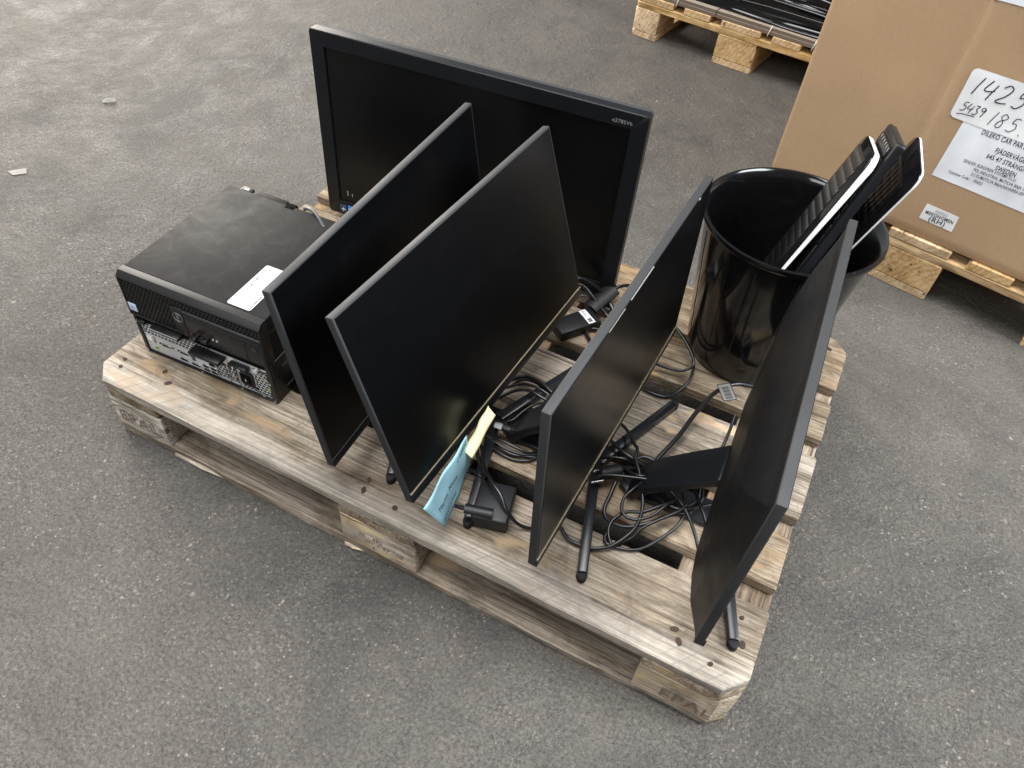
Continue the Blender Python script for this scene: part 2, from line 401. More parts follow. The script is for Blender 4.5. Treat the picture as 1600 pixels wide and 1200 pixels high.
def mat_wrap():
    m, t, b = nt('black_stretch_film'); b.inputs['Base Color'].default_value = (0.006, 0.006, 0.007, 1)
    b.inputs['Roughness'].default_value = 0.13
    c = coords(t, scale=(1.6, 1.6, 40), rot=(0, math.radians(5), 0))
    n1 = noise_n(t, c, 1.0, 1, 0.4, 0.5)
    rd = mth(t, 'ABSOLUTE', mth(t, 'SUBTRACT', n1, 0.5))
    bump(t, b, rd, 1.0, 0.06); return m
M_wrap = mat_wrap()

# ---------------------------------------------------------------- ground
floor_me = mesh('floor', [(-14, -12, 0), (16, -12, 0), (16, 18, 0), (-14, 18, 0)], [(0, 1, 2, 3)])
floor = new_obj('floor', floor_me, M_floor); floor['kind'] = 'structure'; floor['label'] = 'dusty grey asphalt floor of the hall'

# ---------------------------------------------------------------- pallets
def plank_me(L, Wd, T, ch=(0, 0, 0, 0), seed=0, amp=0.0012, wane=0.0, bev=0.0022):
    """board along +X; origin at its lower front left corner; ch = corner cuts at (x0,y0),(x1,y0),(x0,y1),(x1,y1)"""
    xs = set([0.0, L]); n = max(3, int(L / 0.022))
    for k in range(n + 1): xs.add(round(L * k / n, 5))
    for c in ch:
        if c > 0: xs |= {c, L - c, c * 0.5, L - c * 0.5}
    xs |= {0.003, L - 0.003}
    xs = sorted(xs); o = Vector((seed * 3.71, seed * 1.37, seed * 7.9))
    vs_, fs_ = [], []
    for x in xs:
        y0, y1, z0, z1 = 0.0, Wd, 0.0, T
        if ch[0] and x < ch[0]: y0 = max(y0, ch[0] - x)
        if ch[1] and x > L - ch[1]: y0 = max(y0, ch[1] - (L - x))
        if ch[2] and x < ch[2]: y1 = min(y1, Wd - (ch[2] - x))
        if ch[3] and x > L - ch[3]: y1 = min(y1, Wd - (ch[3] - (L - x)))
        e = 0.0015 if x in (xs[0], xs[-1]) else 0.0
        y0 += e; y1 -= e; z0 += e; z1 -= e
        sec = [(y0 + bev, z0), (y1 - bev, z0), (y1, z0 + bev), (y1, z1 - bev), (y1 - bev, z1), ((y0 + y1) / 2, z1), (y0 + bev, z1), (y0, z1 - bev), (y0, z0 + bev)]
        for i, (y, z) in enumerate(sec):
            p = Vector((x * 9, y * 20 + i * 0.9, z * 20)) + o
            q = Vector((x * 45, i * 1.7, 0)) + o
            dy = noise.noise(p) * amp + noise.noise(q) * amp * 0.5; dz = noise.noise(p + Vector((31, 0, 0))) * amp * 0.6
            dx = noise.noise(q + Vector((0, 17, 0))) * amp * (0.8 if x in (xs[0], xs[-1]) else 0.0)
            if wane and i in (0, 7, 8):
                wv = max(0.0, noise.noise(Vector((x * 6.5, 3.3, seed))) + 0.12) * wane + max(0, noise.noise(Vector((x * 31, 9.3, seed)))) * wane * 0.4
                dy += wv * (1.0 if i != 7 else 0.45)
            if i in (0, 1): dz = abs(dz) * 0.5
            vs_.append((x + dx, y + dy, z + dz))
    k = 9
    for i in range(len(xs) - 1):
        for j in range(k):
            j2 = (j + 1) % k; fs_.append((i * k + j, i * k + j2, (i + 1) * k + j2, (i + 1) * k + j))
    fs_.append(tuple(reversed(range(k)))); m = len(xs) - 1; fs_.append(tuple(m * k + j for j in range(k)))
    return autosmooth(fixn(mesh('plank', vs_, fs_)), 32)
nail_me = disc_me(0.0036, 0.0018, 8, 'nail')
nailhole_me = disc_me(0.0046, 0.0016, 7, 'nail')
YD = [(0.0, 0.145), (0.18625, 0.1), (0.3275, 0.145), (0.51375, 0.1), (0.655, 0.145)]
YB = [(0.0, 0.1), (0.3275, 0.145), (0.7, 0.1)]
XC = [0.0, 0.5275, 1.055]
def build_pallet(root, deck, crossm, blockm, botm, seed, corner=0.03, nails=True, jitter=0.0, wane=None):
    rnd = random.Random(seed); G = 0.0005
    for i, (y, w) in enumerate(YD):
        ch = [0, 0, 0, 0]
        if i == 0: ch[0] = ch[1] = corner
        if i == 4: ch[2] = ch[3] = corner
        o = new_obj('deck_board', plank_me(1.2, w, 0.0215, ch, seed + i, 0.0016), deck[i % len(deck)], root)
        o.location = (rnd.uniform(-1, 1) * jitter, y, 0.1225)
        if nails:
            for xc in XC:
                for kx, ky in ((0.03, 0.25), (0.115, 0.75), (0.04, 0.72))[:3 if w > 0.12 else 2]:
                    big = rnd.random() < 0.5
                    nl = new_obj('nail', nailhole_me if big else nail_me, M_nail, o)
                    nl.location = (min(max(xc + kx + rnd.uniform(-.012, .012), 0.035), 1.165), w * ky + rnd.uniform(-.008, .008), 0.0213)
                    nl.scale = (1.5 if big else 1.0, 0.9, 1); nl.rotation_euler = (0, 0, rnd.uniform(0, 3))
    for i, x in enumerate(XC):
        o = new_obj('cross_board', plank_me(0.8, 0.145, 0.0215, (corner if i == 0 else 0,) * 0 or ((corner, corner, 0, 0) if i == 2 else (0, 0, corner, corner) if i == 0 else (0, 0, 0, 0)), seed + 20 + i, 0.0014), crossm, root)
        o.rotation_euler = (0, 0, PI / 2); o.location = (x + 0.145, 0, 0.1003)
    for i, x in enumerate(XC):
        for j, (y, w) in enumerate(YB):
            ch = [0, 0, 0, 0]; c2 = corner * 0.8
            if i == 0 and j == 0: ch[0] = c2
            if i == 2 and j == 0: ch[1] = c2
            if i == 0 and j == 2: ch[2] = c2
            if i == 2 and j == 2: ch[3] = c2
            o = new_obj('block', plank_me(0.145, w, 0.0775, ch, seed + 40 + i * 3 + j, 0.003), blockm[(i + j * 3) % len(blockm)], root)
            o.location = (x, y, 0.0222)
    for j, (y, w) in enumerate(YB):
        ch = [0, 0, 0, 0]
        if j == 0: ch[0] = ch[1] = corner * 0.8
        if j == 2: ch[2] = ch[3] = corner * 0.8
        o = new_obj('bottom_board', plank_me(1.2, w, 0.0215, ch, seed + 60 + j, 0.0018, wane=(wane if j == 0 and wane else 0.0)), botm, root)
        o.location = (0, y, 0.0)
pal = empty('pallet', (0, 0, 0))
tag(pal, 'weathered grey wooden pallet carrying the monitors, computers and bin', 'pallet')
build_pallet(pal, [M_saw, M_warm, M_old, M_old, M_warm], M_warm, [M_blockw, M_block, M_block], M_old, 3, wane=0.007, jitter=0.002)
fb = sorted([o for o in pal.children if o.name.startswith('deck_board')], key=lambda o: o.location.y)[0]
for k, (u_, v_) in enumerate(((195, 561), (263, 599), (258, 581), (577, 750), (617, 794), (1054, 983), (1110, 1038), (1160, 1008))):
    p_ = onz(u_, v_, 0.144); nl = new_obj('nail', nailhole_me if k % 3 else nail_me, M_nail, fb)
    nl.location = (p_.x - fb.location.x, p_.y - fb.location.y, 0.0213); nl.scale = (1.5 if k % 2 else 1.1, 0.95, 1); nl.rotation_euler = (0, 0, 0.7 * k)
blocks = [o for o in pal.children if o.name.startswith('block')]
front_blocks = sorted([b for b in blocks if b.location.y < 0.01], key=lambda b: b.location.x)
# burnt marks on the three front blocks (text runs along X on the face y = 0)
def on_face(me, x, z, y=-0.0042):
    return map_me(me, lambda c: Vector((x + c.x, y, z + c.y)))
new_obj('brand_mark', on_face(text_me('EPAL', 0.040, 0.0, bold=0.0004), 0.040, 0.026), M_brandl, front_blocks[0])
ring = [(0.0795 + 0.060 * math.cos(2 * PI * k / 40), 0.0385 + 0.030 * math.sin(2 * PI * k / 40)) for k in range(41)]
new_obj('brand_mark', on_face(ribbon_me([ring], 0.0022), 0, 0), M_brandl, front_blocks[0])
for k, s in enumerate(('SE - 482', 'HT 5 97 - 08', 'E')):
    new_obj('brand_mark', on_face(text_me(s, 0.0125, 0.0, bold=0.0001), 0.040 + k * 0.012, 0.044 - k * 0.014), M_brand, front_blocks[1])
new_obj('brand_mark', on_face(text_me('EPAL', 0.036, 0.0), 0.040, 0.022), M_brandl, front_blocks[2])
# splinters torn off the front bottom board
bb = sorted([o for o in pal.children if o.name.startswith('bottom_board')], key=lambda o: o.location.y)[0]
for x0, L_, y_, sp in ((0.15, 0.16, -0.002, 0.004), (0.53, 0.05, -0.003, 0.005)):
    me = fixn(mesh('splinter', [(x0, y_, 0.001), (x0, y_ + 0.008, 0.001), (x0 + L_, y_ + 0.006, 0.004), (x0 + L_ * 0.4, y_ - sp * .5, 0.006), (x0 + L_, y_ + 0.008, 0.008), (x0, y_ + 0.002, 0.009)],
              [(0, 1, 2), (0, 2, 3), (3, 2, 4), (0, 3, 5), (3, 4, 5), (1, 5, 4), (1, 4, 2), (0, 5, 1)]))
    new_obj('splinter', me, M_block, bb)

def side_pallet(left, ang, label, seed):
    dv = Vector((math.cos(ang), math.sin(ang), 0)); o = Vector((left[0], left[1], 0)) + dv * 0.8
    root = empty('pallet', o, ang + PI / 2)
    tag(root, label, 'pallet')
    build_pallet(root, [M_pine], M_pine, [M_pine], M_pine, seed, corner=0.012, nails=False)
    return root, dv
A2 = math.radians(-12.12)
pal2, d2 = side_pallet((0.896, 1.339), A2, 'clean pale pine pallet under the big brown carton', 101)
A3 = math.radians(-8.13)
pal3, d3 = side_pallet((0.193, 2.261), A3, 'pale pine pallet far behind under the black wrapped load', 202)

# ---------------------------------------------------------------- carton on the second pallet (local: X along its front, Y away, Z up)
f2 = Vector((-d2.y, d2.x, 0))
O2 = Vector((0.896, 1.339, 0)) + d2 * 0.3275         # s = 0 of the measurements
def csurf(x, z):
    y = noise.noise(Vector((x * 3, z * 3, 5))) * 0.004 + noise.noise(Vector((x * 11, z * 9, 8))) * 0.0012
    return y - 0.0045 * math.exp(-((x + 0.030 + 0.01 * (z - 0.3)) / 0.006) ** 2)     # vertical crease
carton = empty('carton', O2 + f2 * 0.004 + Vector((0, 0, 0.1462)), A2)
tag(carton, 'large brown cardboard carton with white shipping labels on a pallet', 'carton')
def carton_body():
    bm = bmesh.new(); nx, nz = 110, 60; x0, x1, h = -0.325, 0.465, 0.80; grid = {}
    for i in range(nx + 1):
        for k in range(nz + 1):
            x = x0 + (x1 - x0) * i / nx; z = h * k / nz
            y = csurf(x, z)
            ed = min(i, nx - i, k) ; y += 0.004 if ed == 0 else 0.0
            grid[i, k] = bm.verts.new((x + (noise.noise(Vector((z * 6, 1, 2))) * 0.003 if i == 0 else 0), y, z + (noise.noise(Vector((x * 9, 4, 2))) * 0.002 if k == 0 else 0)))
    for i in range(nx):
        for k in range(nz): bm.faces.new((grid[i, k], grid[i + 1, k], grid[i + 1, k + 1], grid[i, k + 1]))
    b = {}
    for key in ((0, 0), (nx, 0), (nx, nz), (0, nz)):
        v = grid[key]; b[key] = bm.verts.new((v.co.x, 1.16, v.co.z))
    bm.faces.new([grid[0, k] for k in range(nz + 1)] + [b[0, nz], b[0, 0]])
    bm.faces.new([grid[nx, k] for k in range(nz, -1, -1)] + [b[nx, 0], b[nx, nz]])
    bm.faces.new([grid[i, nz] for i in range(nx + 1)] + [b[nx, nz], b[0, nz]])
    bm.faces.new([grid[i, 0] for i in range(nx, -1, -1)] + [b[0, 0], b[nx, 0]])
    bm.faces.new((b[0, 0], b[0, nz], b[nx, nz], b[nx, 0]))
    bmesh.ops.recalc_face_normals(bm, faces=bm.faces)
    me = bpy.data.meshes.new('body'); bm.to_mesh(me); bm.free(); return autosmooth(me, 40)
new_obj('body', carton_body(), M_carton, carton)
for s in (-1, 1):
    box('top_flap', -0.325, 0.465, 0.0 if s < 0 else 0.585, 0.577 if s < 0 else 1.16, 0.801, 0.806, M_carton, carton, 0.001)
ZB = 0.1462
def lab(poly, off, mat, name='shipping_label', crumple=0.001, seed=0):
    """paper label on the carton front, poly in (s, z world)"""
    xs = [p[0] for p in poly]; zs = [p[1] for p in poly]
    bm = bmesh.new(); f = bm.faces.new([bm.verts.new((p[0], 0, p[1] - ZB)) for p in poly])
    bmesh.ops.triangulate(bm, faces=bm.faces); 
    for _ in range(4): bmesh.ops.subdivide_edges(bm, edges=bm.edges[:], cuts=1, use_grid_fill=True)
    for v in bm.verts:
        n_ = noise.noise(Vector((v.co.x * 26 + v.co.z * 14, v.co.z * 5, seed)))
        v.co.y = csurf(v.co.x, v.co.z) - off - abs(n_) * crumple * 0.5
    bmesh.ops.recalc_face_normals(bm, faces=bm.faces)
    me = bpy.data.meshes.new(name); bm.to_mesh(me); bm.free(); autosmooth(me, 30)
    o = new_obj(name, me, mat, carton)
    return o
def ctext(par, txt, size, s, z, off, mat=None, align='LEFT', bold=0.0, sq=1.0):
    me = text_me(txt, size, 0.0, align, bold, sq)
    map_me(me, lambda c: Vector((s + c.x, csurf(s + c.x, z - ZB + c.y) - off, z - ZB + c.y))); return new_obj('lettering', me, mat or M_ink, par)
l2 = lab([(0.024, 0.297), (0.32, 0.292), (0.32, 0.445), (0.030, 0.445)], 0.0008, M_paperb, seed=3)
tagtxt = [('DILEKO CAR PARTS AB', 0.0150, 0.071, 0.4165), ('FJÄDERVÄGEN 20', 0.0150, 0.112, 0.3915), ('645 47 STRÄNGNÄS', 0.0150, 0.103, 0.3745), ('SWEDEN', 0.0150, 0.130, 0.3575)]
OFT = 0.0018
for s_, sz, x_, z_ in tagtxt: ctext(l2, s_, sz, x_, z_, OFT, bold=0.00022, sq=0.66)
for s_, sz, x_, z_ in [('SENDER: EUROFREN SYSTEMS S.L.U.', 0.0098, 0.068, 0.3495), ('POL.INDUSTRIAL MUTILVA BAJA C/', 0.0098, 0.094, 0.3385), ('31192-MUTILVA BAJA(NAVARRA-ESP', 0.0098, 0.094, 0.3275), ('Customer Code :   293022', 0.0092, 0.052, 0.3160)]:
    ctext(l2, s_, sz, x_, z_, OFT, bold=0.0001, sq=0.66)
l1 = lab(rrect(-0.002, 0.30, 0.4285, 0.534, 0.011), 0.0016, M_paper, seed=9, crumple=0.0012)
def pen(par, strokes, w, off=0.0028):
    me = ribbon_me(strokes, w); map_me(me, lambda c: Vector((c.x, csurf(c.x, c.y - ZB) - off, c.y - ZB))); return new_obj('handwriting', me, M_pen, par)
def glyphs(txt, s0, z0, h, adv):
    G = {'1': [[(0.30, 1.0), (0.18, 0.5), (0.10, 0.0)]],
         '4': [[(0.25, 1.0), (0.05, 0.45), (0.30, 0.40), (0.62, 0.52)], [(0.62, 0.85), (0.50, 0.4), (0.42, -0.05)]],
         '2': [[(0.05, 0.80), (0.30, 1.0), (0.55, 0.85), (0.40, 0.45), (0.05, 0.08), (0.30, 0.02), (0.65, 0.10)]],
         '5': [[(0.62, 0.98), (0.30, 0.95), (0.22, 0.60), (0.45, 0.62), (0.58, 0.35), (0.35, 0.03), (0.05, 0.08)]],
         '3': [[(0.10, 0.95), (0.50, 0.95), (0.30, 0.58), (0.55, 0.35), (0.35, 0.02), (0.05, 0.08)]],
         '9': [[(0.52, 0.85), (0.28, 1.0), (0.12, 0.75), (0.32, 0.58), (0.55, 0.88), (0.48, 0.45), (0.36, 0.0)]],
         '8': [[(0.55, 0.85), (0.30, 1.0), (0.15, 0.75), (0.42, 0.45), (0.36, 0.06), (0.10, 0.10), (0.16, 0.42), (0.50, 0.70), (0.56, 0.88)]],
         '.': [[(0.2, 0.05), (0.26, 0.0), (0.3, -0.06)]]}
    out = []; x = s0
    for chx in txt:
        for st in G[chx]: out.append([(x + p[0] * h * 0.9 + p[1] * h * 0.12, z0 + p[1] * h) for p in st])
        x += adv * (0.62 if chx == '1' else 1.0)
    return out
pen(l1, glyphs('1425', 0.013, 0.484, 0.038, 0.030), 0.0023)
pen(l1, glyphs('5439', 0.009, 0.4475, 0.020, 0.0125), 0.0017)
pen(l1, [[(0.0085, 0.439), (0.022, 0.4425), (0.044, 0.4445)]], 0.0017)
pen(l1, glyphs('185.1', 0.070, 0.4385, 0.031, 0.022), 0.0017)
l3 = lab([(0.044, 0.192), (0.121, 0.190), (0.119, 0.230), (0.045, 0.232)], 0.0008, M_paper, 'product_label', 0.0003, 5)
ctext(l3, '293022', 0.0088, 0.0825, 0.2195, 0.0014, M_inkg, 'CENTER')
ctext(l3, 'MEKONOMEN', 0.0118, 0.0825, 0.2085, 0.0014, None, 'CENTER', 0.0002, 0.80)
ctext(l3, '(RH)', 0.0180, 0.0825, 0.1945, 0.0014, None, 'CENTER', 0.0002)
lab([(-0.028, 0.657), (0.20, 0.662), (0.20, 0.80), (-0.028, 0.80)], 0.0008, M_paperb, seed=12)

# ---------------------------------------------------------------- wrapped load on the far pallet
f3 = Vector((-d3.y, d3.x, 0)); O3 = Vector((0.193, 2.261, 0))
for k in range(2):
    sh = empty('cardboard_sheet', O3 + d3 * 0.0 + f3 * (0.004 + 0.003 * k) + Vector((0, 0, 0.1445 + 0.0115 * k)), A3)
    tag(sh, ('corrugated cardboard sheet lying directly on the far pallet' if k == 0 else 'upper corrugated cardboard sheet right beneath the black wrapped load'), 'cardboard')
    for x0, x1 in ((0.10 - 0.05 * k, 0.30), (0.304, 0.80)):
        me = box_me(x0, x1, 0.0, 1.15, 0.0, 0.0108, name='sheet')
        for v in me.vertices: v.co.x, v.co.y = v.co.x, v.co.y
        new_obj('sheet', me, M_flute, sh)
def wrap_me():
    bm = bmesh.new(); n, m = 120, 60; x0, x1, y0, y1, h = 0.02, 0.80, 0.006, 1.14, 0.42
    per = []
    for k in range(n):
        s = k / n * 4
        if s < 1: p = (x0 + (x1 - x0) * s, y0)
        elif s < 2: p = (x1, y0 + (y1 - y0) * (s - 1))
        elif s < 3: p = (x1 - (x1 - x0) * (s - 2), y1)
        else: p = (x0, y1 - (y1 - y0) * (s - 3))
        per.append(p)
    rows = []
    for j in range(m + 1):
        z = h * j / m; row = []
        for p in per:
            q = Vector((p[0] * 1.3 + p[1] * 1.3, (z + 0.10 * p[0]) * 30, 1)); w = noise.noise(q) * 0.013 + noise.noise(q * 2.1) * 0.003
            cx, cy = (x0 + x1) / 2, (y0 + y1) / 2; dx, dy = p[0] - cx, p[1] - cy; L = math.hypot(dx, dy)
            row.append(bm.verts.new((p[0] - dx / L * (0.010 - w), p[1] - dy / L * (0.010 - w), z)))
        rows.append(row)
    for j in range(m):
        for k in range(n): bm.faces.new((rows[j][k], rows[j][(k + 1) % n], rows[j + 1][(k + 1) % n], rows[j + 1][k]))
    bm.faces.new(rows[m]); bm.faces.new(list(reversed(rows[0])))
    bmesh.ops.recalc_face_normals(bm, faces=bm.faces)
    me = bpy.data.meshes.new('wrapped_load'); bm.to_mesh(me); bm.free(); return autosmooth(me, 60)
wl = new_obj('wrapped_load', wrap_me(), M_wrap); wl.location = O3 + f3 * 0.012 + Vector((0, 0, 0.168)); wl.rotation_euler = (0, 0, A3)
tag(wl, 'load wrapped in shiny black stretch film on the far pallet', 'wrapped load')
for xs_ in (0.158, 0.50, 0.655):
    st = new_obj('strap', tube_me([(xs_, 0.010, 0.172), (xs_ + 0.001, -0.001, 0.166), (xs_ - 0.003, -0.002, 0.148), (xs_ - 0.006, 0.004, 0.138)], 0.0016, 6), M_strap, wl)
    st.location = (0, -0.011, -0.168)

# ---------------------------------------------------------------- desktop computers
def hexgrid_me(x0, x1, z0, z1, pitch, hole, depth, excl=None, xf=None, name='grille'):
    vs_, fs_ = [], []; R = pitch / math.sqrt(3); rowh = 1.5 * R
    nr = int((z1 - z0) / rowh) + 1
    for j in range(nr):
        z = z0 + R + j * rowh
        if z > z1 - R * 0.3: break
        x = x0 + pitch / 2 + (pitch / 2 if j % 2 else 0)
        while x < x1 - pitch * 0.3:
            if not (excl and excl(x, z)):
                b = len(vs_)
                for rad, y in ((R, 0.0), (R * hole, 0.0), (R * hole, depth)):
                    for k in range(6):
                        a = PI / 2 + k * PI / 3; vs_.append((x + rad * math.cos(a), y, z + rad * math.sin(a)))
                for k in range(6):
                    k2 = (k + 1) % 6
                    fs_.append((b + k, b + k2, b + 6 + k2, b + 6 + k)); fs_.append((b + 6 + k, b + 6 + k2, b + 12 + k2, b + 12 + k))
            x += pitch
    if xf: vs_ = [xf(Vector(v)) for v in vs_]
    return mesh(name, vs_, fs_)
PW, PD, PH = 0.286, 0.290, 0.0925
pcyaw = math.radians(2.9)
# upper computer, front towards the viewer
pc = empty('desktop_computer', (0.0435, 0.0935, 0.2375), pcyaw)
tag(pc, 'upper black desktop computer with honeycomb front and a white sticker on top', 'computer')
def xfchamf(c):
    return c
ch_me = box_me(0.001, PW - 0.001, 0.017, PD, 0, PH, 0.0022, 2, name='chassis')
new_obj('chassis', ch_me, M_pcblack, pc)
prof = [(0.0, 0.0), (0.0, PH - 0.0115), (-0.0046, PH - 0.0115), (-0.0046, PH - 0.0085), (0.0035, PH + 0.001), (0.0165, PH + 0.001), (0.0165, 0.0)]
bz = prism_me(prof, PW, 'front_bezel', 0.0006, xf=lambda c: Vector((c.z, c.x + (0.005 if c.x < 0.001 and False else 0), c.y)))
bezel = new_obj('front_bezel', bz, M_grille, pc)
def ex(x, z): return x > 0.104 and z < 0.063
g = new_obj('grille', hexgrid_me(0.003, PW - 0.003, 0.003, PH - 0.0125, 0.0074, 0.72, 0.0035, ex, lambda c: Vector((c.x, c.y - 0.0042, c.z))), M_grille, bezel); g['kind'] = 'stuff'
for x0_, x1_ in ((0.0, 0.0035), (PW - 0.0035, PW)): box('bezel_rim', x0_, x1_, -0.0046, -0.0001, 0.0, PH - 0.0116, M_grille, bezel, 0.0004)
box('bezel_rim', 0.0036, 0.104, -0.0046, -0.0001, 0.0, 0.0035, M_grille, bezel, 0.0004)
box('grille_recess', 0.002, PW - 0.002, -0.0007, -0.0002, 0.002, PH - 0.0115, M_hole, bezel)
box('logo_panel', 0.105, 0.1285, -0.0062, -0.0011, 0.0015, 0.0635, M_grille, bezel, 0.0012)
box('drive_panel', 0.1292, PW - 0.002, -0.0056, -0.0011, 0.0015, 0.0575, M_plastic, bezel, 0.0008)
box('top_rail', 0.1292, PW - 0.002, -0.0070, -0.0011, 0.0580, 0.0625, M_edge, bezel, 0.0010)
box('drive_slot', 0.133, PW - 0.008, -0.0061, -0.0045, 0.0488, 0.0500, M_edge, bezel, 0.0002)
box('drive_slot', 0.133, PW - 0.008, -0.0058, -0.0045, 0.0475, 0.0486, M_hole, bezel)
box('eject_button', 0.214, 0.220, -0.0066, -0.0045, 0.0440, 0.0465, M_edge, bezel, 0.0004)
lg = new_obj('logo', fixn(mesh('logo', *(lambda n: ([((0.1168 + rr * math.cos(2 * PI * k / n)), y, 0.043 + rr * math.sin(2 * PI * k / n)) for y in (-0.0067, -0.0060) for rr in (0.0098, 0.0092) for k in range(n)],
     [f for k in range(n) for f in ((k, (k + 1) % n, n + (k + 1) % n, n + k), (2 * n + k, 3 * n + k, 3 * n + (k + 1) % n, 2 * n + (k + 1) % n), (k, 2 * n + k, 2 * n + (k + 1) % n, (k + 1) % n), (n + k, n + (k + 1) % n, 3 * n + (k + 1) % n, 3 * n + k))]))(32))), M_logo, bezel)
me = text_me('DELL', 0.0072, 0.0, 'CENTER', 0.00012)
map_me(me, lambda c: Vector((0.1168 + (c.y - 0.0024) , -0.0066, 0.043 - c.x))); new_obj('lettering', me, M_logo, lg)
for x_, dl in ((0.140, 0.012), (0.160, 0.008)):
    p = box('usb_port', x_, x_ + 0.0135, -0.0060, -0.0050, 0.0120, 0.0180, M_hole, bezel)
    box('usb_plug', x_ + 0.001, x_ + 0.0130, -0.0065 - dl, -0.0061, 0.0115, 0.0175, M_pcside, p, 0.0008)
    box('contact', x_ + 0.003, x_ + 0.0130, -0.0066, -0.0060, 0.0185, 0.0192, M_screw, p)
for x_ in (0.182, 0.190):
    new_obj('audio_port', disc_me(0.0019, 0.0008, 12, xf=lambda c, x_=x_: Vector((x_ + c.x, -0.0058 - c.z, 0.0205 + c.y))), M_steel, bezel)
new_obj('power_button', disc_me(0.0052, 0.0012, 20, xf=lambda c: Vector((0.268 + c.x, -0.0056 - c.z, 0.036 + c.y))), M_edge, bezel)
box('seam_line', 0.2495, 0.2500, -0.0059, -0.0056, 0.004, 0.0475, M_hole, bezel)
bd = box('badge', 0.0045, 0.0215, -0.0050, -0.0043, 0.012, 0.0295, M_badge, bezel, 0.0002)
map_me(m_ := text_me('i5', 0.0075, 0, 'CENTER'), lambda c: Vector((0.013 + c.x, -0.0052, 0.0185 + c.y))); new_obj('lettering', m_, M_badge2, bd)
# top sticker (its code is left out)
stk = new_obj('sticker', prism_me(rrect(0.2065, 0.2520, 0.021, 0.128, 0.004), 0.0003, xf=lambda c: Vector((c.x, c.y, PH + 0.0005 + c.z))), M_stk, pc)
map_me(m_ := text_me('1-001197', 0.0085, 0, bold=0.0001), lambda c: Vector((0.2180 - c.y, 0.062 + c.x, PH + 0.00105))); new_obj('lettering', m_, M_ink, stk)
map_me(m_ := text_me('tovek.se', 0.0085, 0, bold=0.0001), lambda c: Vector((0.2500 - c.y, 0.026 + c.x, PH + 0.00105))); new_obj('lettering', m_, M_ink, stk)
# rear latch, handle and lip sticking out behind
new_obj('latch', prism_me(rrect(0.022, 0.048, PD - 0.004, PD + 0.017, 0.005), 0.006, 'latch', 0.001, lambda c: Vector((c.x, c.y, PH - 0.010 + c.z))), M_plastic, pc)
box('latch_slot', 0.030, 0.040, PD + 0.006, PD + 0.011, PH - 0.0041, PH - 0.0036, M_steel, pc)
box('rear_lip', 0.062, 0.128, PD - 0.001, PD + 0.012, PH - 0.020, PH - 0.0012, M_pcblack, pc, 0.002)
box('rear_socket', 0.132, 0.152, PD - 0.010, PD + 0.006, PH - 0.011, PH + 0.0004, M_hole, pc, 0.001)
# right side details
for z_, y_ in ((0.050, 0.05), (0.040, 0.062)):
    box('side_vent', PW - 0.0012, PW - 0.0002, y_, y_ + 0.006, z_ - 0.022, z_ + 0.012, M_edge, pc)
box('side_seam', PW - 0.0012, PW - 0.0004, 0.018, 0.25, 0.0610, 0.0616, M_edge, pc)
# lower computer, rear towards the viewer
p2 = empty('desktop_computer', (0.0440, 0.0925, 0.1445), pcyaw)
tag(p2, 'lower black desktop computer showing its silver rear ports, standing on the pallet', 'computer')
new_obj('chassis', box_me(0.0, PW, 0.0045, PD, 0, PH - 0.0003, 0.0015, 2, name='chassis'), M_pcside, p2)
for x0, x1, z0, z1 in ((0.0, 0.007, 0, PH), (PW - 0.010, PW, 0, PH), (0.007, PW - 0.010, 0, 0.0052)):
    box('rear_frame', x0, x1, -0.001, 0.0046, z0, z1 - 0.001, M_pcside, p2, 0.0006)
rp = box('rear_plate', 0.0070, PW - 0.010, 0.0022, 0.0043, 0.0052, PH - 0.003, M_steel, p2)
def perf(x0, x1, z0, z1, pitch=0.0076, hole=0.76):
    o_ = new_obj('vent_grid', hexgrid_me(x0, x1, z0, z1, pitch, hole, 0.0012, None, lambda c: Vector((c.x, c.y + 0.0008, c.z))), M_steel, rp); o_['kind'] = 'stuff'
    box('vent_recess', x0, x1, 0.0014, 0.0021, z0, z1, M_hole, rp)
perf(0.010, 0.158, 0.049, 0.078)
perf(0.164, 0.186, 0.012, 0.050)
perf(0.190, 0.206, 0.012, 0.050)
perf(0.246, 0.276, 0.008, 0.070)
perf(0.214, 0.246, 0.008, 0.020)
box('shadow_gap', 0.003, PW - 0.003, 0.0002, 0.0021, 0.0785, PH - 0.0015, M_hole, p2)
box('white_sticker', 0.010, 0.021, 0.0016, 0.0021, 0.0300, 0.0420, M_paper, rp)
box('antenna_cover', 0.0245, 0.0290, 0.0008, 0.0021, 0.0290, 0.0440, M_logo, rp, 0.0003)
new_obj('audio_jack', disc_me(0.0036, 0.0020, 16, xf=lambda c: Vector((0.0260 + c.x, 0.0021 - c.z, 0.0175 + c.y))), M_green, rp)
new_obj('audio_hole', disc_me(0.0015, 0.0006, 12, xf=lambda c: Vector((0.0260 + c.x, 0.0000 - c.z, 0.0175 + c.y))), M_hole, rp)
for x_ in (0.043, 0.083):
    dport = box('display_port', x_, x_ + 0.020, 0.0004, 0.0021, 0.0300, 0.0365, M_screw, rp, 0.0005)
    box('port_opening', x_ + 0.002, x_ + 0.018, 0.0000, 0.0004, 0.0318, 0.0352, M_hole, dport)
    for s in (-0.004, 0.024):
        new_obj('port_screw', disc_me(0.0019, 0.001, 8, xf=lambda c, x_=x_, s=s: Vector((x_ + s + c.x, 0.0020 - c.z, 0.0335 + c.y))), M_hole, rp)
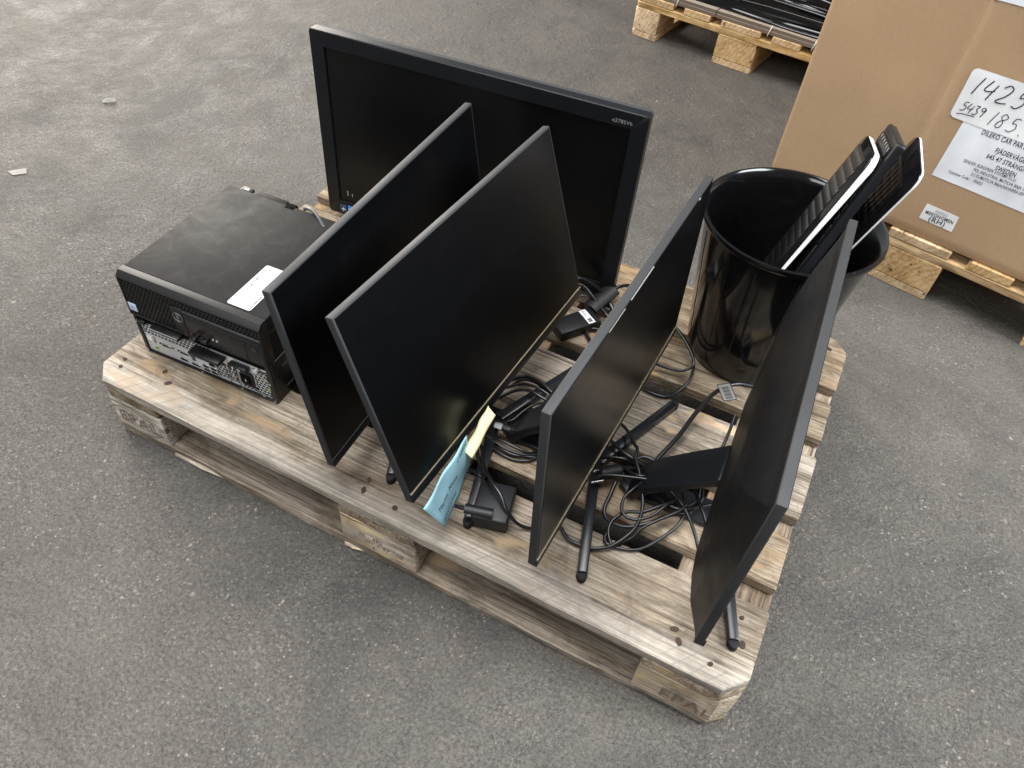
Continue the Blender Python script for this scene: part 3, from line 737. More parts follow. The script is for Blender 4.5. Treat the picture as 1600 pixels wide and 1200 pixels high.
for x_, z_, w_, h_ in ((0.079, 0.0125, 0.016, 0.0065), (0.104, 0.0115, 0.019, 0.0060)):
    dport = box('video_port', x_, x_ + w_, 0.0004, 0.0021, z_, z_ + h_, M_screw, rp, 0.0005)
    box('port_opening', x_ + 0.0012, x_ + w_ - 0.0012, 0.0000, 0.0004, z_ + 0.0012, z_ + h_ - 0.001, M_hole, dport)
box('port_blank', 0.1080, 0.1145, 0.0008, 0.0021, 0.0240, 0.0420, M_badge3, rp, 0.0003)
for x_, z_ in ((0.130, 0.0100), (0.130, 0.0190), (0.147, 0.0100), (0.147, 0.0190)):
    dport = box('usb_port', x_, x_ + 0.0135, 0.0004, 0.0021, z_, z_ + 0.0066, M_screw, rp, 0.0003)
    box('port_opening', x_ + 0.001, x_ + 0.0125, 0.0000, 0.0004, z_ + 0.001, z_ + 0.0056, M_hole, dport)
dport = box('network_port', 0.1455, 0.1595, 0.0004, 0.0021, 0.0290, 0.0420, M_logo, rp, 0.0003)
box('port_opening', 0.1470, 0.1580, 0.0000, 0.0004, 0.0300, 0.0405, M_hole, dport)
for x_ in (0.1620, 0.1880, 0.2085):
    box('slot_cover_edge', x_, x_ + 0.0014, -0.0004, 0.0021, 0.009, 0.066, M_screw, rp, 0.0002)
inl = box('power_inlet', 0.2145, 0.2425, -0.0020, 0.0021, 0.0225, 0.0520, M_pcside, rp, 0.0015)
box('inlet_recess', 0.2170, 0.2395, -0.0024, -0.0019, 0.0260, 0.0485, M_hole, inl)
box('pin', 0.2270, 0.2300, -0.0040, -0.0024, 0.0330, 0.0400, M_screw, inl)
sw = box('switch_cap', 0.2030, 0.2400, -0.0100, 0.0010, 0.0605, 0.0715, M_pcside, rp, 0.0012)
box('switch_mark', 0.2120, 0.2135, -0.0107, -0.0101, 0.0620, 0.0680, M_paper, sw)
new_obj('switch_mark', mesh('m', *(lambda n: ([(0.2250 + rr * math.cos(2 * PI * k / n), -0.0106, 0.066 + rr * math.sin(2 * PI * k / n)) for rr in (0.0030, 0.0020) for k in range(n)], [(k, (k + 1) % n, n + (k + 1) % n, n + k) for k in range(n)]))(16)), M_paper, sw)
for x_, z_, r_ in ((0.0040, 0.076, 0.0026), (0.0040, 0.0035, 0.0026), (0.1255, 0.0030, 0.0024), (0.212, 0.0030, 0.0026), (0.281, 0.0040, 0.0028), (0.272, 0.056, 0.0045), (0.279, 0.048, 0.0025), (0.260, 0.0105, 0.0036)):
    new_obj('screw', disc_me(r_, 0.0016, 10, xf=lambda c, x_=x_, z_=z_: Vector((x_ + c.x, -0.0008 - c.z, z_ + c.y))), M_screw, p2)
new_obj('thumb_screw', disc_me(0.0045, 0.007, 12, xf=lambda c: Vector((0.258 + c.x, -0.0003 - c.z, 0.0745 + c.y))), M_steel, p2)
box('green_tab', 0.2725, 0.2760, -0.0006, 0.0007, 0.0270, 0.0335, M_green, rp)
# two plastic parts sticking out between the computers
for x0, x1, z0, z1, yy, hollow in ((0.048, 0.110, 0.0835, 0.0905, -0.016, True), (0.128, 0.192, 0.0660, 0.0735, -0.020, False)):
    sl = box('cable_cover', x0, x1, yy, 0.0015, z0, z1, M_pcside, p2, 0.0016)
    if hollow:
        box('cover_highlight', x0 + 0.001, x1 - 0.001, yy - 0.0012, yy - 0.0001, z0 + 0.0002, z0 + 0.0012, M_logo, sl)  # pale strips: the bar's white edge highlight put into the colour
        box('cover_highlight', x0 + 0.001, x1 - 0.001, yy - 0.0012, yy - 0.0001, z1 - 0.0012, z1 - 0.0002, M_logo, sl)
        box('cover_highlight', x0 + 0.0005, x0 + 0.0014, yy - 0.0012, yy - 0.0001, z0 + 0.0013, z1 - 0.0013, M_logo, sl)
box('port_latch', 0.012, 0.026, -0.006, 0.0005, 0.0770, 0.0850, M_plastic, p2, 0.001)
for y0, z_ in ((0.030, 0.066), (0.030, 0.016)):
    box('side_slot', PW - 0.0004, PW + 0.0010, y0, y0 + 0.055, z_, z_ + 0.0045, M_edge, p2, 0.0004)

# ---------------------------------------------------------------- slim monitors on T-shaped stands
def slim_monitor(fx, fy, fz, yaw, tilt, w, h, label, line=True):
    """fx,fy,fz = near bottom corner of the front face; local X along the bottom edge, Y to the back, Z up"""
    e = Vector((math.cos(yaw), math.sin(yaw), 0))
    cpos = Vector((fx, fy, 0)) + e * (w / 2)
    root = empty('monitor', (cpos.x, cpos.y, 0.144), yaw)
    tag(root, label, 'monitor', 'slim monitors on T-shaped stands')
    st, ct = math.sin(tilt), math.cos(tilt); zb = fz - 0.144
    def T(c):   # x along, y depth behind the front, z up the panel
        return Vector((c.x, c.z * st + c.y * ct, zb + c.z * ct - c.y * st))
    TH = 0.0125; hw = w / 2
    fr = new_obj('frame', box_me(-hw, hw, 0.0006, TH, 0.0, h, 0.0014, 2, T, 'frame'), M_edge, root)
    sc = new_obj('screen', box_me(-hw + 0.0035, hw - 0.0035, -0.0002, 0.0020, 0.0170, h - 0.0030, 0, 2, T, 'screen'), M_screen, root)
    chn = new_obj('chin', box_me(-hw + 0.0004, hw - 0.0004, -0.0016, 0.0040, 0.0002, 0.0150, 0.0008, 2, T, 'chin'), M_bezel, root)
    if line: new_obj('chin_line', box_me(-hw + 0.002, hw - 0.002, -0.0019, 0.0010, 0.0152, 0.0166, 0, 2, T, 'line'), M_gold, chn)
    # back housing: sloped bulge on the lower part
    def ringp(m, y, zt, zbm): return [Vector((-hw + m, y, zbm)), Vector((hw - m, y, zbm)), Vector((hw - m, y, zt)), Vector((-hw + m, y, zt))]
    secs = [ringp(0.002, TH - 0.0008, h - 0.002, 0.002), ringp(0.014, TH + 0.003, h * 0.92, 0.004), ringp(0.050, TH + 0.020, h * 0.80, 0.007), ringp(0.085, TH + 0.029, h * 0.72, 0.012), ringp(0.12, TH + 0.034, h * 0.64, 0.022)]
    vs_ = [T(v) for s_ in secs for v in s_]; fs_ = []
    for i in range(len(secs) - 1):
        for k in range(4): fs_.append((i * 4 + k, i * 4 + (k + 1) % 4, (i + 1) * 4 + (k + 1) % 4, (i + 1) * 4 + k))
    fs_.append((3, 2, 1, 0)); fs_.append(tuple((len(secs) - 1) * 4 + k for k in range(4)))
    bm = bmesh.new(); bmv = [bm.verts.new(v) for v in vs_]
    for f in fs_: bm.faces.new([bmv[i] for i in f])
    bmesh.ops.recalc_face_normals(bm, faces=bm.faces)
    bmesh.ops.bevel(bm, geom=list(bm.edges), offset=0.004, segments=2, affect='EDGES', profile=0.5, clamp_overlap=True)
    me = bpy.data.meshes.new('back_housing'); bm.to_mesh(me); bm.free(); autosmooth(me, 60)
    bh = new_obj('back_housing', me, M_back, root)
    for xx, zz in ((-0.10, 0.20), (0.02, 0.205), (0.12, 0.20)):
        new_obj('housing_screw', disc_me(0.003, 0.001, 10, xf=lambda c, xx=xx, zz=zz: T(Vector((xx + c.x, TH + 0.0185 + c.z, zz + c.y)))), M_plastic, bh)
    # stand: spine to the back, two splayed legs to the front, raked neck
    yc = 0.010
    sp = new_obj('stand_spine', prism_me([(-0.026, yc + 0.0), (0.026, yc + 0.0), (0.024, 0.172), (0.014, 0.187), (-0.014, 0.187), (-0.024, 0.172)], 0.010, 'spine', 0.002, lambda c: Vector((c.x, c.y, c.z + 0.0012))), M_legm, root)
    for s in (-1, 1):
        a, b = Vector((s * 0.006, yc + 0.006, 0)), Vector((s * 0.207, -0.052, 0)); dv = (b - a).normalized(); nv = Vector((-dv.y, dv.x, 0))
        def poly(q0, q1, hw0, hw1): return [q0 - nv * hw0, q1 - nv * hw1, q1 + nv * hw1, q0 + nv * hw0]
        tip = a + dv * ((b - a).length - 0.012)
        lg_ = new_obj('leg', prism_me([(p.x, p.y) for p in poly(a, tip, 0.0092, 0.0076)], 0.013, 'leg', 0.0022, lambda c: Vector((c.x, c.y, c.z + 0.0024))), M_legm, root)
        cen = tip; pts = [(cen + nv * (0.0083 * math.cos(t_)) + dv * (0.0125 * max(0, math.sin(t_)) if True else 0)) for t_ in [PI * k / 10 for k in range(11)]]
        new_obj('rubber_foot', prism_me([(p.x, p.y) for p in pts], 0.0125, 'foot', 0.0012, lambda c: Vector((c.x, c.y, c.z + 0.0002))), M_rubber, lg_)
    # neck: broad curved arm from the spine's rear up to the back of the panel
    p0 = Vector((0, 0.166, 0.006)); attach = T(Vector((0, TH + 0.030, 0.040)))
    pth = [p0, p0.lerp(attach, 0.22) + Vector((0, 0, 0.010)), p0.lerp(attach, 0.55) + Vector((0, 0, 0.008)), p0.lerp(attach, 0.82) + Vector((0, 0, 0.003)), attach]
    pth = catmull(pth, 0.010); vs_, fs_ = [], []
    for i, p in enumerate(pth):
        t_ = (pth[min(i + 1, len(pth) - 1)] - pth[max(i - 1, 0)]).normalized(); nn = Vector((0, -t_.z, t_.y))
        wd = 0.031 + 0.006 * i / len(pth); th = 0.008
        for sx, sn in ((-1, -1), (1, -1), (1, 1), (-1, 1)): vs_.append(p + Vector((sx * wd, 0, 0)) + nn * (sn * th))
    for i in range(len(pth) - 1):
        for k in range(4): fs_.append((i * 4 + k, i * 4 + (k + 1) % 4, (i + 1) * 4 + (k + 1) % 4, (i + 1) * 4 + k))
    fs_ += [(3, 2, 1, 0), tuple((len(pth) - 1) * 4 + k for k in range(4))]
    me = fixn(mesh('neck', vs_, fs_)); bm = bmesh.new(); bm.from_mesh(me)
    bmesh.ops.bevel(bm, geom=[e_ for e_ in bm.edges if e_.calc_face_angle(0) > 0.8], offset=0.003, segments=2, affect='EDGES', profile=0.5); bm.to_mesh(me); bm.free(); autosmooth(me, 50)
    new_obj('stand_neck', me, M_bezel, root)
    return root, T
m2, T2 = slim_monitor(0.541, -0.005, 0.237, 1.614, 0.156, 0.54, 0.325, 'slim black monitor beside the stacked computers, leftmost of the four slim ones', False)
m3, T3 = slim_monitor(0.684, -0.013, 0.257, 1.523, 0.324, 0.543, 0.320, 'slim black monitor tilted far back with blue and yellow notes on its chin')
m4, T4 = slim_monitor(0.879, -0.014, 0.249, 1.543, 0.039, 0.546, 0.314, 'slim black upright monitor with pale scratches along its top front edge')
m5, T5 = slim_monitor(1.116, -0.006, 0.239, 1.613, -0.007, 0.539, 0.326, 'slim black monitor seen from behind at the right end of the pallet')
# chipped paint along the front top edge of the third slim monitor
for x0, x1, zt in ((-0.052, 0.0, 0.0004), (-0.012, 0.026, 0.0007), (0.205, 0.212, 0.0009), (-0.12, -0.07, 0.0002)):
    new_obj('scratch', box_me(x0, x1, -0.0007, 0.0004, 0.314 - 0.0032 - zt, 0.314 - 0.0032 + zt, 0, 2, T4, 'scratch'), M_cabletag, m4)

# ---------------------------------------------------------------- wide monitor along the back
mw, mh = 0.666, 0.399; yw = 0.0703; tl = 0.02
e = Vector((math.cos(yw), math.sin(yw), 0)); c1 = Vector((0.070, 0.612, 0)) + e * (mw / 2)
m1 = empty('wide_monitor', (c1.x, c1.y, 0.144), yw)
tag(m1, 'large wide monitor with thick black bezel standing at the back of the pallet', 'monitor')
def T1(c): return Vector((c.x, c.z * math.sin(tl) + c.y * math.cos(tl), 0.009 + c.z * math.cos(tl) - c.y * math.sin(tl)))
hw = mw / 2; BZ, BB = 0.029, 0.034
def frame_me(o, i, y0, y1, rad):
    n = 5; po = rrect(o[0], o[1], o[2], o[3], rad, n); pi_ = rrect(i[0], i[1], i[2], i[3], 0.0012, n); k = len(po); vs_ = []; fs_ = []
    po2 = rrect(o[0] + .0015, o[1] - .0015, o[2] + .0015, o[3] - .0015, rad, n)
    for pl, y in ((po, y1), (po, y0 + 0.0015), (po2, y0), (pi_, y0 + 0.0004), (pi_, y1)):
        vs_ += [T1(Vector((p[0], y, p[1]))) for p in pl]
    for j in range(5):
        for a in range(k):
            a2 = (a + 1) % k; j2 = (j + 1) % 5
            fs_.append((j * k + a, j * k + a2, j2 * k + a2, j2 * k + a))
    return autosmooth(fixn(mesh('bezel', vs_, fs_)), 40)
new_obj('bezel', frame_me((-hw, hw, 0, mh), (-hw + BZ, hw - BZ, BB, mh - BZ), 0.0, 0.020, 0.007), M_bezel, m1)
sc1 = new_obj('screen', box_me(-hw + BZ - 0.001, hw - BZ + 0.001, 0.0045, 0.012, BB - 0.001, mh - BZ + 0.001, 0, 2, T1, 'screen'), M_screen, m1)
new_obj('rear_shell', prism_me(rrect(-hw + 0.001, hw - 0.001, 0.001, mh - 0.001, 0.007), 0.012, 'shell', 0.002, lambda c: T1(Vector((c.x, 0.0203 + c.z, c.y)))), M_edge, m1)
new_obj('back_housing', box_me(-0.24, 0.24, 0.0325, 0.062, 0.06, 0.33, 0.012, 3, T1, 'hous'), M_back, m1)
me = text_me('e2785Vh', 0.0095, 0); map_me(me, lambda c: T1(Vector((hw - 0.064 + c.x, -0.0003, mh - 0.0225 + c.y)))); new_obj('lettering', me, M_logo, m1)
for dx, w_, h_ in ((0.0, 0.0018, 0.012), (0.011, 0.0016, 0.008)):
    new_obj('screen_mark', box_me(-hw + 0.049 + dx, -hw + 0.049 + dx + w_, 0.0041, 0.0044, 0.050, 0.050 + h_, 0, 2, T1, 'sm'), M_logo, sc1)
b1 = new_obj('badge', box_me(-hw + 0.030, -hw + 0.046, -0.0009, -0.0001, 0.006, 0.026, 0.0002, 1, T1, 'b1'), M_badge3, m1)
new_obj('badge_star', prism_me([(-hw + 0.038 + q * math.cos(PI / 2 + k * PI / 4), 0.015 + q * math.sin(PI / 2 + k * PI / 4)) for k in range(8) for q in [0.006 if k % 2 == 0 else 0.002]], 0.0003, xf=lambda c: T1(Vector((c.x, -0.0013 + c.z, c.y)))), M_badge, b1)
b2 = new_obj('badge', box_me(-hw + 0.050, -hw + 0.070, -0.0009, -0.0001, 0.006, 0.028, 0.0002, 1, T1, 'b2'), M_badge2, m1)
new_obj('badge_stripe', box_me(-hw + 0.051, -hw + 0.069, -0.0012, -0.0009, 0.018, 0.021, 0, 1, T1, 'b3'), M_badge, b2)
# its stand stands behind the panel
new_obj('stand_base', prism_me(rrect(-0.15, 0.15, 0.010, 0.130, 0.05, 8), 0.010, 'base', 0.002, lambda c: Vector((c.x, c.y, c.z + 0.0012))), M_plastic, m1)
new_obj('stand_neck', box_me(-0.045, 0.045, 0.066, 0.090, 0.010, 0.22, 0.006, 2, None, 'neck'), M_plastic, m1)

# ---------------------------------------------------------------- waste bin
bin_c = Vector((1.010, 0.678, 0.1448))
H = 0.305
prof = [(0.104, 0.0), (0.109, 0.004), (0.1125, 0.020), (0.1435, H - 0.030), (0.1455, H - 0.012), (0.1535, H - 0.010), (0.1560, H - 0.004), (0.1550, H), (0.1500, H + 0.0005), (0.1450, H - 0.004), (0.1420, H - 0.014), (0.1405, H - 0.030), (0.1090, 0.020), (0.103, 0.006), (0.02, 0.004)]
bn = new_obj('waste_bin', lathe_me(prof, 96, 'waste_bin'), M_bin); bn.location = bin_c
tag(bn, 'round glossy black plastic waste bin holding keyboards on the pallet', 'bin')
for ang in (-118, -98, -70, -150):
    a = math.radians(ang); r0, r1 = 0.1128, 0.1437
    me = tube_me([(r0 * math.cos(a), r0 * math.sin(a), 0.022), (r1 * math.cos(a), r1 * math.sin(a), H - 0.030)], 0.0006, 6, 'rib', False)
    new_obj('mould_line', me, M_edge if ang in (-98, -70) else M_bin, bn)  # two mould lines are paler: their reflected glint is put into the colour

# ---------------------------------------------------------------- keyboards in the bin
key_cache = {}
def keyboard(TN, l, wv, w, L, th, style, label, seed):
    l = Vector(l).normalized(); wv = Vector(wv); wv = (wv - l * wv.dot(l)).normalized()
    X = -l; Y = wv; Z = X.cross(Y).normalized()
    BN = Vector(TN) + l * L
    root = empty('keyboard', BN)
    root.matrix_world = Matrix(((X.x, Y.x, Z.x, BN.x), (X.y, Y.y, Z.y, BN.y), (X.z, Y.z, Z.z, BN.z), (0, 0, 0, 1)))
    tag(root, label, 'keyboard', 'keyboards standing in the bin')
    rad = 0.022 if style != 'plain' else 0.006
    outl = rrect(0, L, 0, w, rad, 6)
    if style == 'plain':
        new_obj('body', prism_me(outl, th, 'body', 0.002, lambda c: Vector((c.x, c.y, c.z - th))), M_bezel, root)
        kx0, ky0, kz = 0.012, 0.012, 0.0
    else:
        # white shell whose near edge swells towards the top end, glossy black face on it
        def shell(c):
            k = 1.0
            if style == 'wedge': k = 0.10 + 1.05 * max(0.0, min(1.0, (c.x / L - 0.56) / 0.20)) - 0.5 * max(0.0, (c.x / L - 0.88) / 0.12)
            return Vector((c.x, c.y, -0.0022 + (c.z - th) * (k if c.z < th * 0.5 else 1.0)))
        new_obj('shell', prism_me(outl, th, 'shell', 0.0012, shell), M_white, root)
        new_obj('face', prism_me(rrect(0.0006, L - 0.0006, 0.0006, w - 0.0006, rad, 6), 0.0022, 'face', 0.0006, lambda c: Vector((c.x, c.y, c.z - 0.0021))), M_gloss, root)
        kx0, ky0, kz = (0.022 if style == 'wedge' else 0.042), 0.034, 0.0002
    bed = new_obj('key_bed', prism_me(rrect(kx0 - 0.004, L - kx0 + 0.004, ky0 - 0.003, w - 0.012, 0.004, 3), 0.0012, 'bed', 0, lambda c: Vector((c.x, c.y, c.z + kz))), M_key, root)
    rows = 6; pit = (w - 0.014 - ky0) / rows; n = int((L - 2 * kx0) / (pit * 1.02)); pw = (L - 2 * kx0) / n
    rn = random.Random(seed)
    hk = 0.0030 if style == 'plain' else 0.0009
    for rI in range(rows):
        c_ = 0
        while c_ < n:
            span = 1
            if rI == 0 and n * 0.30 <= c_ < n * 0.31 + 1: span = 5
            elif c_ == 0 and rI in (1, 2, 3): span = 2
            span = min(span, n - c_)
            key = (style, round(pw, 5), span)
            if key not in key_cache:
                key_cache[key] = box_me(0.0006, pw * span - 0.0006, 0.0006, pit - 0.0006, 0, hk, min(0.0014, hk * 0.4), 1, lambda c, W_=pw * span: Vector((W_ / 2 + (c.x - W_ / 2) * (1 - 0.05 * c.z / hk), pit / 2 + (c.y - pit / 2) * (1 - 0.06 * c.z / hk), c.z)), 'key')
            if not (c_ in (int(n * 0.22),)):
                k_ = new_obj('key', key_cache[key], M_key, bed); k_.location = (kx0 + c_ * pw, ky0 + rI * pit, kz + 0.0012)
            c_ += span
    return root
keyboard((1.085, 0.682, 0.591), (-0.291, -0.278, -0.915), (-0.133, 0.959, -0.249), 0.150, 0.405, 0.0125, 'wedge', 'black keyboard with broad white edge, nearest in the bin', 1)
keyboard((1.109, 0.699, 0.610), (-0.228, -0.265, -0.937), (-0.129, 0.962, -0.241), 0.140, 0.425, 0.014, 'plain', 'plain dark keyboard in the middle of the three in the bin', 2)
keyboard((1.159, 0.681, 0.579), (-0.318, -0.062, -0.946), (-0.136, 0.991, -0.019), 0.150, 0.405, 0.0032, 'thin', 'glossy black keyboard with thin white rim, rightmost in the bin', 3)

# ---------------------------------------------------------------- sticky notes on the chin of the tilted monitor
def note(name, A, B_, C_, D_, mat, label, lines, bulge, curl, nu=18, nv=10):
    """A far top, B far bottom, C near bottom, D near top"""
    A, B_, C_, D_ = map(Vector, (A, B_, C_, D_))
    nn = (B_ - D_).cross(A - C_).normalized()
    if nn.dot(CAM_C - A) < 0: nn = -nn
    def F(u, v):      # u 0 near .. 1 far, v 0 top .. 1 bottom
        top = D_.lerp(A, u); bot = C_.lerp(B_, u)
        p = top.lerp(bot, v)
        return p + nn * (bulge * math.sin(PI * min(1, v)) + curl * v * v * (0.4 + 0.6 * math.sin(u * 5 + 0.6)) + 0.004 * noise.noise(Vector((u * 3, v * 2, bulge * 100))))
    vs_, fs_ = [], []
    for j in range(nv + 1):
        for i in range(nu + 1): vs_.append(F(i / nu, j / nv))
    for j in range(nv):
        for i in range(nu): a = j * (nu + 1) + i; fs_.append((a, a + 1, a + nu + 2, a + nu + 1))
    o = new_obj(name, mesh(name, vs_, fs_), mat, None, True)
    sm = o.modifiers.new('thick', 'SOLIDIFY'); sm.thickness = 0.0002
    tag(o, label, 'sticky note')
    Lu = (A - D_).length; Lv = (C_ - D_).length
    for txt, size, u0, v0, shear in lines:
        me = text_me(txt, size, 0, shear=shear)
        def fm(c):
            u, v = u0 + c.x / Lu, v0 - c.y / Lv
            p = F(u, v); q = (F(u + .01, v) - p).cross(F(u, v + .01) - p).normalized()
            if q.dot(CAM_C - p) < 0: q = -q
            return p + q * 0.0006
        map_me(me, fm); new_obj('handwriting', me, M_pen, o)
    return o
note('sticky_note', (0.7015, 0.109, 0.290), (0.7110, 0.108, 0.222), (0.7210, 0.012, 0.186), (0.7000, -0.012, 0.254), M_blue,
     'light blue sticky note with handwriting hanging below the tilted monitor', [('Marina  Natte', 0.0105, 0.10, 0.50, 0.35), ('Advokatnät!', 0.0105, 0.05, 0.84, 0.35), ('( 00800 )', 0.010, 0.70, 0.20, 0.2)], 0.002, 0.001)
note('sticky_note', (0.7030, 0.174, 0.293), (0.7220, 0.160, 0.297), (0.7200, 0.096, 0.259), (0.7000, 0.104, 0.260), M_yellow,
     'curled pale yellow sticky note next to the blue note', [('/', 0.016, 0.16, 0.95, 0.6)], 0.006, 0.0)

# ---------------------------------------------------------------- power bricks, plugs
br = empty('power_brick', (0, 0, 0))
q1, q2, q3, q4 = onz(751, 749, .174), onz(807, 765, .174), onz(795, 810, .174), onz(735, 808, .174)
cen = (q1 + q2 + q3 + q4) / 4; ux = (q2 - q1).normalized(); ang = math.atan2(ux.y, ux.x)
br.location = (cen.x, cen.y, 0.1445); br.rotation_euler = (0, 0, ang + 0.06)
tag(br, 'black power brick lying on the front board beside the near monitor leg', 'power brick')
new_obj('case', box_me(-0.029, 0.029, -0.036, 0.036, 0, 0.029, 0.003, 2, name='case'), M_plastic, br)
def plug(name, pa, pb, r0, r1, mat, label, cable_pts=None, cr=0.003, ribs=4, group=None):
    pa, pb = Vector(pa), Vector(pb); dv = (pb - pa); L = dv.length; dv.normalize()
    root = empty(name, pa); tag(root, label, 'cable', group)
    def rel(m): return map_me(m, lambda c: c - pa)
    me = tube_me([pa, pa + dv * L * 0.25, pa + dv * L * 0.7, pb], r0, 10, 'plug_body', False, ry=r1)
    new_obj('plug_body', rel(me), M_plastic, root)
    if ribs:
        for k in range(ribs):
            c0 = pb + dv * (0.002 + 0.005 * k); s_ = 0.8 - 0.1 * k
            new_obj('strain_relief', rel(tube_me([c0, c0 + dv * 0.0032], r0 * 0.62 * s_, 8, 'rib', False, ry=r1 * 0.75 * s_)), M_rubber, root)
    if cable_pts:
        new_obj('cord', rel(tube_me([pb] + cable_pts, cr, 8, 'cord')), M_cable, root)
    return root
plug('power_connector', onz(770, 803, .186), onz(726, 794, .186), 0.0085, 0.006, M_plastic, 'black power connector with ribbed strain relief lying across the brick',
     [onz(708, 789, .180), onz(700, 785, .160), onz(705, 770, .150), onz(725, 745, .150)], 0.0028)
b2_ = empty('power_brick'); q = [onz(907, 474, .166), onz(927, 497, .166), onz(893, 524, .166), onz(873, 509, .166)]
cen = sum(q, Vector()) / 4; ux = (q[1] - q[0]).normalized(); b2_.location = (cen.x, cen.y, 0.1445); b2_.rotation_euler = (0, 0, math.atan2(ux.y, ux.x))
tag(b2_, 'flat black power brick with white barcode label behind the tilted monitor', 'power brick')
new_obj('case', box_me(-0.0225, 0.0225, -0.046, 0.046, 0, 0.022, 0.003, 2, name='case'), M_plastic, b2_)
lb = new_obj('label', box_me(-0.020, 0.020, 0.018, 0.033, 0.0222, 0.0225, name='label'), M_paper, b2_)
for k in range(7): box('barcode_bar', 0.006 + k * 0.0016, 0.0068 + k * 0.0016 + (0.0004 if k % 3 else 0), 0.021, 0.030, 0.0226, 0.0227, M_ink, lb)
new_obj('lettering', map_me(text_me('SN 0912', 0.006, 0), lambda c: Vector((-0.0175 + c.x * .75, 0.0225 + c.y, 0.0227))), M_ink, lb)
# mains plug with two pins
pl = plug('mains_plug', onz(938, 741, .170), onz(968, 735, .168), 0.013, 0.011, M_plastic, 'black two-pin mains plug lying just right of the scratched monitor', [onz(985, 733, .165), onz(1003, 728, .160)], 0.0035)
for (u0, v0), (u1, v1) in (((925, 737), (933, 734)), ((924, 754), (936, 751))):
    a, b = onz(u0, v0, .172), onz(u1 + 6, v1, .171)
    new_obj('pin', map_me(tube_me([a, b], 0.0022, 8, 'pin', False), lambda c: c - pl.location), M_screw, pl)
vg = plug('video_plug', onz(922, 482, .166), onz(958, 452, .180), 0.018, 0.009, M_plastic, 'black video plug with thumb screws near the wide monitor corner',
          [onz(968, 448, .185), onz(984, 446, .180), onz(1000, 452, .165)], 0.0035, 2)
hd = plug('video_plug', onz(785, 667, .172), onz(798, 671, .172), 0.008, 0.005, M_plastic, 'small black video plug with metal tip left of the scratched monitor', [onz(812, 674, .168), onz(830, 668, .160)], 0.0026, 1)
a, b = onz(773, 663, .173), onz(786, 667, .172)
new_obj('metal_tip', map_me(tube_me([a, b], 0.0065, 4, 'tip', False, ry=0.004), lambda c: c - hd.location), M_steel, hd)

# ---------------------------------------------------------------- cables
def cable(pts, rad, label, group=None, mat=None, zs=None):
    P = []
    for i, p in enumerate(pts):
        z = p[2] if len(p) > 2 else (zs if zs else 0.150)
        P.append(onz(p[0], p[1], max(z, 0.1445 + rad)))
    base = P[0].copy()
    o = new_obj('cable', tube_me([p - base for p in P], rad, 8, 'cable'), mat or M_cable); o.location = base
    tag(o, label, 'cable', group); return o
TG = 'tangled cables between the two rightmost monitors'; TL = 'thin black cable in the tangle between the two rightmost monitors'
pw_ = cable([(1185, 606, .175), (1150, 600, .180), (1118, 613, .182), (1090, 642, .178), (1060, 682, .172), (1032, 712, .166), (1010, 738, .160), (985, 748, .152)], 0.0042, 'thick black power cord with a barcode tag in front of the bin')
tg = onz(1134, 615, .186)
tm = box_me(-0.010, 0.010, -0.028, 0.0, 0, 0.0006, name='tag'); tago = new_obj('cable_tag', tm, M_cabletag, pw_)
tago.scale = (1.25, 1.25, 1); tago.location = onz(1130, 600, .190) - pw_.location; tago.rotation_euler = (math.radians(10), 0, math.radians(40))
tb = new_obj('tag_rim', frame_ := fixn(mesh('rim', *(lambda o_, i_: ([(x, y, z) for z in (0.0007, 0.0010) for (x, y) in o_ + i_], [(k, (k + 1) % 4, 4 + (k + 1) % 4, 4 + k) for k in range(4)] + [(8 + k, 12 + k, 12 + (k + 1) % 4, 8 + (k + 1) % 4) for k in range(4)]))([(-.0105, -.0285), (.0105, -.0285), (.0105, .0005), (-.0105, .0005)], [(-.0092, -.0270), (.0092, -.0270), (.0092, -.001), (-.0092, -.001)]))), M_ink, tago)
for k in range(11): new_obj('barcode_bar', box_me(-0.005, 0.006, -0.025 + k * 0.0019, -0.0242 + k * 0.0019 + (0.0005 if k % 3 == 0 else 0), 0.0007, 0.0009, name='bar'), M_ink, tago)
cable([(875, 822, .150), (888, 842, .150), (920, 856, .150), (942, 856, .152), (957, 852, .156), (980, 837, .162), (995, 820, .166), (1004, 793, .170), (1002, 757, .178), (998, 735, .182), (993, 717, .184), (996, 702, .186), (989, 690, .184), (978, 670, .176), (962, 655, .165)], 0.0030, 'black cable looping from the scratched monitor leg up through the tangle')
cable([(930, 746, .176), (945, 742, .180), (980, 745, .184), (1017, 751, .186), (1047, 766, .184), (1070, 795, .178), (1085, 832, .166), (1092, 862, .154), (1094, 880, .150)], 0.0030, 'black cable arching over the tangle toward the rightmost monitor')
cable([(1052, 783, .176), (1025, 793, .172), (1004, 800, .168), (980, 800, .162), (960, 810, .157), (951, 825, .153), (952, 843, .150), (960, 853, .149), (985, 838, .152)], 0.0030, TL, TG)
cable([(963, 750, .170), (953, 774, .162), (944, 795, .154), (947, 810, .152), (965, 820, .154), (986, 823, .158), (1017, 816, .164), (1047, 805, .168), (1077, 802, .172), (1083, 795, .174), (1112, 788, .176), (1135, 783, .178)], 0.0032, TL, TG)
cable([(1067, 810, .166), (1055, 825, .160), (1025, 846, .152), (995, 859, .149), (965, 856, .148), (945, 846, .148), (950, 826, .150)], 0.0028, TL, TG)
cable([(1098, 758, .190), (1097, 780, .184), (1085, 792, .180), (1067, 796, .177), (1047, 790, .174), (1028, 775, .170), (1015, 755, .165)], 0.0026, TL, TG)
cable([(950, 684, .168), (965, 699, .172), (980, 711, .172), (992, 718, .170), (1010, 730, .164), (1030, 740, .156)], 0.0030, TL, TG)
cable([(930, 716, .158), (950, 714, .162), (970, 716, .164), (990, 722, .162), (1010, 735, .156)], 0.0028, TL, TG)
